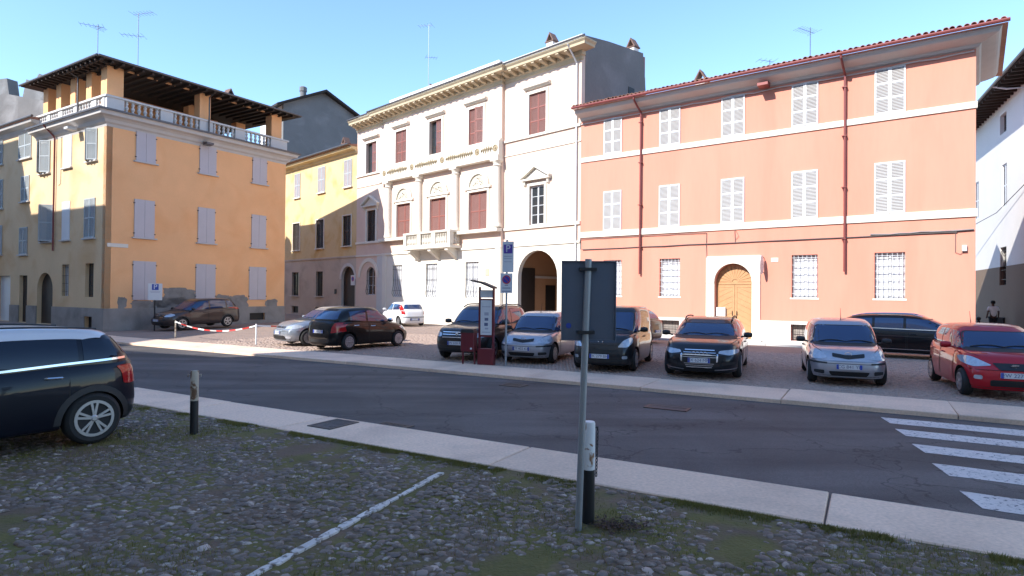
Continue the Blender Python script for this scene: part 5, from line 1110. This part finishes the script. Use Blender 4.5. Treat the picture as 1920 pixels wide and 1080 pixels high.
MII=dict(W=1.64,H=1.48,wb=2.42,fo=.59,ro=.55,tr=.285,paint='paint_red',shoulder=[(-1.7,1.0),(-.4,.96),(.7,.92),(1.0,.92),(1.4,.88),(1.8,.80)],cowl=1.1,rooff=.48,roofr=-1.38,tail=-1.66,panes=[(-.28,1.0),(-1.25,-.36)],doors=[(-.25,.78),(-1.1,-.29)],rin=.19,
  head=[(.36,.68),(.66,.64),(.79,.70),(.79,.84),(.66,.84)],fdark=[('grille',[(-.26,.60),(.26,.60),(.36,.73),(-.36,.73)],'grille',.03),('lower_intake',[(-.42,.27),(.42,.27),(.42,.40),(-.42,.40)],'grille')],fplate=(.50,'EW 227 JD'),badge=(.665,'s'),fpair=[('fog_light',[(.54,.40),(.66,.40),(.66,.48),(.54,.48)],'headlight')],tailpow=1.2,nf=3.2,aerial=-1.1,spokes=6,handlem='paint_red')
HATCH=dict(GOLF,paint='paint_anthracite',rpair=[('taillight',[(.60,.74),(.82,.74),(.80,1.0),(.66,1.0)],'taillight_clear')],rplate=(.5,'DB 512 VC'))
mat('tinted_glass',(.004,.009,.022),.03,0.,1.,ior=1.5)
MINI=dict(glass='tinted_glass',W=1.79,H=1.56,wb=2.595,fo=.78,ro=.66,tr=.345,rimr=.235,paint='paint_navy',shoulder=[(-1.95,1.10),(-1.0,1.065),(.2,1.00),(1.0,.97),(1.4,.93),(2.05,.80)],cowl=1.05,rooff=.55,roofr=-1.62,tail=-1.86,panes=[(-.10,1.0),(-1.12,-.16),(-1.62,-1.18)],doors=[(-.06,.9),(-1.0,-.10)],arches=True,cpil=.13,apil=.14,rin=.22,belt_chrome=.028,twin=True,spokes=5,tailpow=1.2,rdrop=.07,gexp=6.,
  head=[(.48,.68),(.74,.66),(.80,.84),(.58,.90)],fdark=[('grille',[(-.4,.5),(.4,.5),(.45,.7),(-.45,.7)],'grille')],rpair=[('taillight',[(.66,.76),(.815,.76),(.815,1.02),(.70,1.02)],'taillight')],rplate=(.72,'EP 808 TW'),handlem='chrome',rails=None,prof=SUV['prof'])
CARS=[
 ('parked_car','dark navy car with white roof parked at the left edge, rear half in frame',MINI,(-5.59,8.21),(-.545,-.839),False,True),
 ('parked_car','dark brown sport utility car parked along the orange house wall',RAV,(-16.5,35.6),(-.53,-.848),False,True),
 ('parked_car','silver-blue hatchback facing left, partly behind the black hatchback',GOLF,(-7.67,23.17),(-.75,-.66),True,True),
 ('parked_car','black hatchback seen from its rear quarter beside the silver-blue hatchback',YPS,(-5.75,21.63),(.57,.82),False,False),
 ('parked_car','white hatchback seen from behind near the white palazzo',PUNTO,(-6.9,37.6),(-.55,.83),False,True),
 ('parked_car','dark brown sport utility car behind the maroon totem',SUV,(-2.12,19.61),(-.38,-.925),True,False),
 ('parked_car','silver small car beside the parking sign pole, half hidden by the grey sign back',YARIS,(1.24,18.24),(-.38,-.925),True,True),
 ('parked_car','dark delivery van half hidden behind the grey sign back',VAN,(3.33,16.63),(-.37,-.93),True,True),
 ('parked_car','black saloon with four-ring badge facing the road before the wooden door',AUDI,(5.71,15.42),(-.40,-.915),True,True),
 ('parked_car','silver small car facing the road left of the red car',YARIS,(7.26,14.9),(-.38,-.925),True,False),
 ('parked_car','long black estate car side-on behind the silver small car',ESTATE,(14.6,19.75),(.797,-.603),True,False),
 ('parked_car','red small car at the right edge facing the road',MII,(9.59,13.04),(-.38,-.925),True,False),
 ('parked_car','dark hatchback by the palazzo wall, rear showing past the van',HATCH,(5.15,26.1),(-.797,.603),False,True),
]
for nm,lb,sp,(wx,wy),hd,fr_,lf in CARS:
    if lb.startswith('silver small car facing'): sp=dict(sp,fplate=(.45,'CG 841 YL'))
    elif lb.startswith('silver small car'): sp=dict(sp,fplate=(.45,'CY 402 KX'))
    c,h=loc_from_wheel(wx,wy,hd,sp,fr_,lf); pit=0.; z=.006 if c.y>12 else -.004
    if sp is RAV: pit=R(1.4); z=-.05
    car=Car(nm,lb,c,h,sp,pit,z)
    if sp is MINI:
        # white roof panel laid over the shell
        xs=np.linspace(-1.60,.50,12); yy=sp['W']/2-sp['rin']+.055
        n=8; o=[(.50,-yy+.1),(.52,0),(.50,yy-.1)]+[(x,yy) for x in (.40,0,-.6,-1.2)]+[(-1.42,yy-.04),(-1.55,yy-.16),(-1.62,0),(-1.55,-yy+.16),(-1.42,-yy+.04)]+[(x,-yy) for x in (-1.2,-.6,0,.40)]
        car.lay('roof_panel',o,'paint_white_roof','t',.010,step=.09)
        for sg in (-1,1): MB().tube([(x,sg*(yy-.10),float(car.roofz(x))+.055) for x in np.linspace(-1.4,.3,8)],.012,6).build('roof_rail','plastic',car.root)
# ================================================================ street furniture
def at(px,D): return ((px-960)/1150*D,D)
# sign seen from behind on its leaning pole
t=thing('road_sign','grey back of a rectangular road sign on a leaning galvanised pole in the foreground','sign',(.60,5.39,0))
MB().tube([(0,0,-.05),(.033,-.01,1.2),(.066,-.03,2.36)],.030,12).build('pole','galvanised',t,smooth=True)
pl=MB().box(-.165,.315,.006,.012,1.645,2.345)
for v in range(0): pass
po=pl.build('sign_plate','sign_back',t); e=MB()
for a in ((-.165,-.157,1.645,2.345),(.307,.315,1.645,2.345)): e.box(a[0],a[1],-.012,.0055,a[2],a[3])
for a in ((-.157,.307,1.645,1.653),(-.157,.307,2.337,2.345)): e.box(a[0],a[1],-.0115,.0055,a[2],a[3])
e.build('folded_edge','sign_back',po)
for z,x in ((2.27,.062),(1.72,.047)):
    MB().box(x-.075,x+.075,-.062,.004,z-.014,z+.014).build('clamp','iron',t)
for bx_,bz_ in ((.0,2.27),(.13,2.27),(-.01,1.72),(.11,1.72)): MB().lathe([(.009,0),(.009,-.012),(.005,-.014)],6,(bx_,.004,bz_),'y').build('bolt','galvanised',po)
MB().lathe([(.024,0),(.024,-.002)],12,(-.10,.004,1.775),'y').build('sticker','sign_blue',po)
# bollards
def bollard(label,loc,up,chain):
    t=thing('bollard',label,'bollard',loc,.3,'black and white bollards')
    MB().lathe([(.056,-.05),(.056,.47)],14).build('black_base','black_paint',t,smooth=True)
    u=MB(); u.lathe([(.0562,.47),(.0562,.885),(.05,.90),(.0,.902)],14); u.build('white_top',up,t,smooth=True)
    for a in (-1,1): MB().tube([(a*.055,0,.84),(a*.085,0,.845),(a*.085,0,.81)],.009,6).build('ring',up if not chain else 'iron',t)
    if chain:
        for sx,n in ((1,13),(-1,12)):
            c=MB()
            for k in range(n):
                z=.80-k*.032; R2=Matrix.Rotation(k%2*PI/2+.3,4,'Z'); P=[]
                for q in range(9):
                    a=2*PI*q/8; v=R2@Vector((.010*math.cos(a),0,.021*math.sin(a))); P.append((sx*(.083-.0009*k)+v.x,v.y-.004,z+v.z))
                c.tube(P,.0042,5,False)
            c.build('chain','iron',t)['kind']='stuff'
bollard('black and rusty white bollard beside the navy car',(-4.56,8.85,0),'worn_paint',False)
bollard('black and white bollard with hanging chains beside the leaning sign pole',(.71,5.57,0),'white_paint',True)
# dead leaves at the foot of the post
n=380; lx=.95+RNG.normal(0,.15,n); ly=5.46+RNG.normal(0,.075,n); an=RNG.uniform(0,2*PI,n); sz=RNG.uniform(.010,.024,n); zz=RNG.uniform(.0,.03,n); V=np.zeros((n,4,3))
for q in range(4):
    aa=an+q*PI/2; k=1. if q%2==0 else .55; V[:,q,0]=lx+np.cos(aa)*sz*k; V[:,q,1]=ly+np.sin(aa)*sz*k; V[:,q,2]=zz+RNG.uniform(-.006,.010,n)
tag(np_mesh('leaf_litter',V.reshape(-1,3),np.arange(n*4).reshape(-1,4),'dry_leaf',kind='stuff'),'heap of dead brown leaves at the foot of the chained bollard','leaves')
# bus stop totem
TR=ROADZ+R(14)
t=thing('bus_stop_totem','maroon totem with sloping roof and white timetable panel by the far kerb','totem',(-.72,17.66,0),TR)
MB().bbox(-.24,.24,-.10,.10,0,.47,.01).build('base','maroon',t)
for x in (-.22,.20): MB().box(x-.012,x+.03,-.05,.05,.47,2.24).build('upright','maroon',t)
MB().box(-.20,.185,-.03,.03,.80,1.90).build('back_panel','maroon',t)
pn=MB().box(-.175,.165,-.036,-.031,.86,1.86).build('timetable','sign_white',t)
for i,(a,b,z,h) in enumerate(((-.06,.07,1.42,.09),(-.05,.06,1.27,.08),(-.06,.05,1.12,.09),(-.04,.06,1.02,.05),(-.13,.12,.93,.02),(-.13,.12,1.66,.02))): MB().box(a,b,-.039,-.0365,z,z+h).build('print_block','print_dark' if 0<i<3 else 'print_grey',pn)
MB().box(-.20,.185,-.04,.04,1.93,2.15).build('header_box','sign_white',t)
MB().prism([(-.40,2.40),(-.1,2.335),(.26,2.19),(.26,2.24),(-.1,2.385),(-.40,2.435)],-.30,.14).build('roof','plastic',t)
t=thing('litter_bin','maroon litter bin on legs left of the totem','bin',(-1.23,17.75,0),TR)
MB().bbox(-.2,.2,-.15,.15,.38,.92,.012).build('bin_body','maroon',t)
MB().prism([(-.21,.92),(.21,.92),(.17,1.02),(-.17,1.02)],-.16,.16).build('lid','plastic',t)
for x in (-.18,.18): MB().box(x-.02,x+.02,-.02,.02,0,.38).build('leg','maroon',t)
MB().lathe([(.03,0),(.03,-.004)],12,(.12,-.153,.47),'y').build('sticker','sign_white',t)
# parking and no-stopping signs on a pole
def p_letter(parent,x,y,z,h,bg):
    s=h/2; b=MB().bbox(x-s,x+s,y-.004,y,z-s,z+s,.001).build('parking_square',bg,parent)
    me=text_mesh('P',h*1.15,'sign_white',.002); l=obj('letter',me,b); l.matrix_local=Matrix.Translation((x,y-.006,z))@Matrix.Rotation(R(90),4,'X')
t=thing('parking_sign','parking and no-stopping signs on one pole by the far kerb','sign',(-.16,17.45,0),TR)
MB().tube([(0,0,0),(.01,0,3.58)],.03,10).build('pole','galvanised',t,smooth=True)
a=MB().bbox(-.11,.22,-.05,-.035,2.66,3.53,.004).build('parking_board','sign_white',t); p_letter(a,.055,-.052,3.32,.25,'sign_purple')
for z,h,m in ((3.10,.025,'print_grey'),(3.04,.02,'print_grey'),(2.95,.015,'print_grey')): MB().box(-.06,.17,-.053,-.0505,z,z+h).build('print_line',m,a)
b=MB().bbox(-.16,.19,-.05,-.035,2.07,2.63,.004).build('no_stopping_board','sign_white',t)
MB().lathe([(.125,0),(.125,-.003)],24,(.015,-.0515,2.45),'y').build('red_ring','sign_red',b); MB().lathe([(.095,0),(.095,-.003)],24,(.015,-.055,2.45),'y').build('blue_disc','sign_blue',b)
MB().prism([(-.06,2.52),(-.05,2.535),(.085,2.385),(.075,2.37)],-.062,-.0585).build('red_slash','sign_red',b)
for z,w in ((2.28,.05),(2.20,.12),(2.11,.13)): MB().box(.015-w,.015+w,-.053,-.0505,z,z+.022).build('print_line','print_dark',b)
t=thing('parking_sign','white parking sign on a low pole against the orange house','sign',(-19.35,33.25,dip(-19.35,33.25)),FR-R(18))
MB().tube([(0,0,0),(0,0,2.45)],.035,8).build('pole','iron',t,smooth=True)
a=MB().bbox(-.34,.34,-.06,-.036,1.66,2.56,.006).build('sign_plate','sign_white',t); p_letter(a,0,-.062,2.37,.32,'sign_blue')
for z,h,w in ((2.13,.02,.25),(2.07,.02,.22)): MB().box(-w,w,-.064,-.0605,z,z+h).build('print_line','print_grey',a)
# striped tape between two stakes
P1,P2,P3=Vector((-14.81,27.05,0)),Vector((-9.84,23.65,0)),Vector((-8.2,25.2,0))
def stake(label,p,h,m):
    t=thing('stake',label,'stake',tuple(p),.2,'stakes of the tape barrier'); MB().lathe([(.032,-.02),(.03,h),(.022,h+.015)],10).build('post',m,t,smooth=True); MB().lathe([(.034,h-.10),(.034,h-.03)],10).build('knot','tape_white',t)
stake('rusty stake holding the striped tape near the brown car',P1,.72,'worn_paint'); stake('white stake holding the striped tape near the silver-blue hatchback',P2,.78,'white_paint')
t=thing('barrier_tape','red and white striped tape sagging between two stakes','tape',tuple(P1))
def tape(A,B,sag,n):
    for i in range(n):
        q=[]
        for u in (i/n,(i+.5)/n,(i+1)/n): q.append(A+(B-A)*u-Vector((0,0,sag*4*u*(1-u)))-P1)
        m=MB(); d=(B-A).normalized(); nx=Vector((-d.y,d.x,0))*.002; h=Vector((0,0,.026)); tw=Vector((d.y,-d.x,0))*.012*math.sin(i*1.3)
        for k in (0,1):
            a,b=q[k],q[k+1]; vs=[a-h-tw+nx,b-h-tw+nx,b+h+tw+nx,a+h+tw+nx,a-h-tw-nx,b-h-tw-nx,b+h+tw-nx,a+h+tw-nx]
            m.add(vs,[(0,1,2,3),(7,6,5,4),(0,4,5,1),(2,6,7,3)])
        m.build('tape_segment','tape_red' if i%2 else 'tape_white',t)
tape(P1+Vector((0,0,.68)),P2+Vector((0,0,.73)),.30,13); tape(P2+Vector((0,0,.73)),P3+Vector((0,0,.72)),.05,4)
# ---------------------------------------------------------------- side street at the right: raised footway, person, bins
fw=MB(); q=[(17.6,22.6),(24.5,31.),(34,44),(32,45.2),(22,33),(15,24)]
fp=[(19.0,23.6),(32.5,23.6),(36,48),(29,50)]
o=MB().prism(fp,-.3,.13,'z').build('side_street_footway','sidewalk_stone'); o['kind']='structure'
px,py=at(1862,33.)
t=thing('person','person in white T-shirt and dark shorts walking away up the side street','person',(px,py,.13),R(-15))
SK=[((0,0,.95),.125),((0,0,1.15),.13),((0,0,1.36),.135),((0,.0,1.50),.065),((0,.01,1.58),.06),((0,.015,1.66),.088),((0,.01,1.74),.075),
 ((.17,0,1.42),.06),((.26,-.01,1.18),.045),((.27,.05,.94),.035),((.275,.07,.84),.04),((-.17,0,1.42),.06),((-.25,-.05,1.18),.045),((-.30,-.03,.94),.035),((-.31,-.02,.84),.04),
 ((.09,0,.88),.095),((.10,.06,.48),.062),((.10,-.02,.08),.042),((.10,.10,.04),.04),((-.09,0,.88),.095),((-.10,-.03,.48),.062),((-.10,-.22,.12),.042),((-.10,-.12,.04),.04)]
SE=[(0,1),(1,2),(2,3),(3,4),(4,5),(5,6),(2,7),(7,8),(8,9),(9,10),(2,11),(11,12),(12,13),(13,14),(0,15),(15,16),(16,17),(17,18),(0,19),(19,20),(20,21),(21,22)]
def skin(name,pts,edges,m,parent,root=0,lv=2):
    me=bpy.data.meshes.new(name); me.from_pydata([p for p,_ in pts],edges,[]); ob=bpy.data.objects.new(name,me); COL.objects.link(ob)
    md=ob.modifiers.new('s','SKIN'); sv=me.skin_vertices[0].data
    for i,(p,r) in enumerate(pts): sv[i].radius=(r,r); sv[i].use_root=(i==root)
    sb=ob.modifiers.new('u','SUBSURF'); sb.levels=lv; sb.render_levels=lv
    bpy.context.view_layer.update(); nm=bpy.data.meshes.new_from_object(ob.evaluated_get(bpy.context.evaluated_depsgraph_get())); bpy.data.objects.remove(ob)
    nm.materials.clear(); nm.materials.append(M(m)); nm.polygons.foreach_set('use_smooth',[True]*len(nm.polygons)); nm.name=name; return obj(name,nm,parent)
mat('skin',(.10,.05,.035),.6,.05,3.); mat('shirt',(.78,.77,.78),.8,.06,6.); mat('shorts',(.012,.012,.016),.8,.1,6.); mat('hair',(.008,.007,.007),.8,.1,20.)
skin('body',SK,SE,'skin',t)
skin('shirt',[((0,0,.90),.165),((0,0,1.12),.16),((0,0,1.36),.165),((0,0,1.45),.11),((.18,0,1.42),.085),((.245,-.005,1.24),.075),((-.18,0,1.42),.085),((-.235,-.03,1.24),.075)],[(0,1),(1,2),(2,3),(2,4),(4,5),(2,6),(6,7)],'shirt',t)
skin('shorts',[((0,0,.96),.15),((.09,0,.86),.125),((.10,.05,.54),.10),((-.09,0,.86),.125),((-.10,-.02,.54),.10)],[(0,1),(1,2),(0,3),(3,4)],'shorts',t)
h=MB(); h.lathe([(.0,.115),(.06,.105),(.098,.06),(.108,.0),(.10,-.05),(.07,-.06)][::-1],12,(0,-.005,1.70)); h.build('hair','hair',t,smooth=True)
bx,by=at(1879,34.4); t=thing('waste_bin','dark square waste bin on the side street footway','bin',(bx,by,.13),R(20))
MB().prism([(-.14,0),(.14,0),(.19,.78),(-.19,.78)],-.17,.17).build('bin_body','plastic',t); MB().bbox(-.22,.22,-.21,.21,.78,.86,.02).build('lid','plastic',t)
bx,by=at(1835,33.2); t=thing('iron_bollard','dark iron bollard at the corner of the red palazzo','bollard',(bx,by,.13)); MB().lathe([(.10,0),(.08,.1),(.07,.6),(.09,.65),(.06,.7)],12).build('shaft','iron',t,smooth=True); MB().lathe([(.02,0),(.09,.05),(.11,.13),(.08,.21),(.0,.24)],12,(0,0,.69)).build('ball','iron',t,smooth=True)
# ---------------------------------------------------------------- roof antennas
def ant(label,px,D,zb,zt,booms,rz=0): x,y=at(px,D); antenna(label,(x,y,zb),zt-zb,booms,R(rz))
ant('antenna with one boom above the left part of the orange house roof',176,36.,14.6,17.7,[(2.95,200,1.2,6),(2.8,-25,.5,4)])
ant('tall antenna with two booms above the orange house loggia',252,36.,14.4,18.4,[(3.9,-10,1.3,7),(2.6,190,1.2,6)])
ant('very tall thin antenna on the white palazzo roof',799,44.,16.,21.4,[(5.3,165,1.0,5),(3.0,20,.8,5)])
ant('antenna near the middle of the red palazzo roof',1517,32.,13.,16.15,[(2.9,205,1.2,8)])
ant('small panel antenna on the red palazzo roof',1441,34.,13.,15.2,[(2.1,190,.9,4)])
shade_block('church','tall pale plastered church behind the viewer, outside the picture',[(-34.0,-.4),(-23.5,-3.9),(4,-11.7),(24,-17.4),(14,-45),(-42.4,-28.4)],34.)
shade_block('street_block','pale plastered three-storey block across the side street, outside the picture',[(-38.8,30.2),(-31,25.3),(-30.7,9.2),(-20.5,4.9),(-11.5,1.2),(-14,-3.),(-60,-3),(-60,43.5)],15.)
shade_block('tall_house','taller pale plastered house along the side street, outside the picture',[(-40.7,31.4),(-44.9,24.7),(-58,32.9),(-54,39.7)],20.)
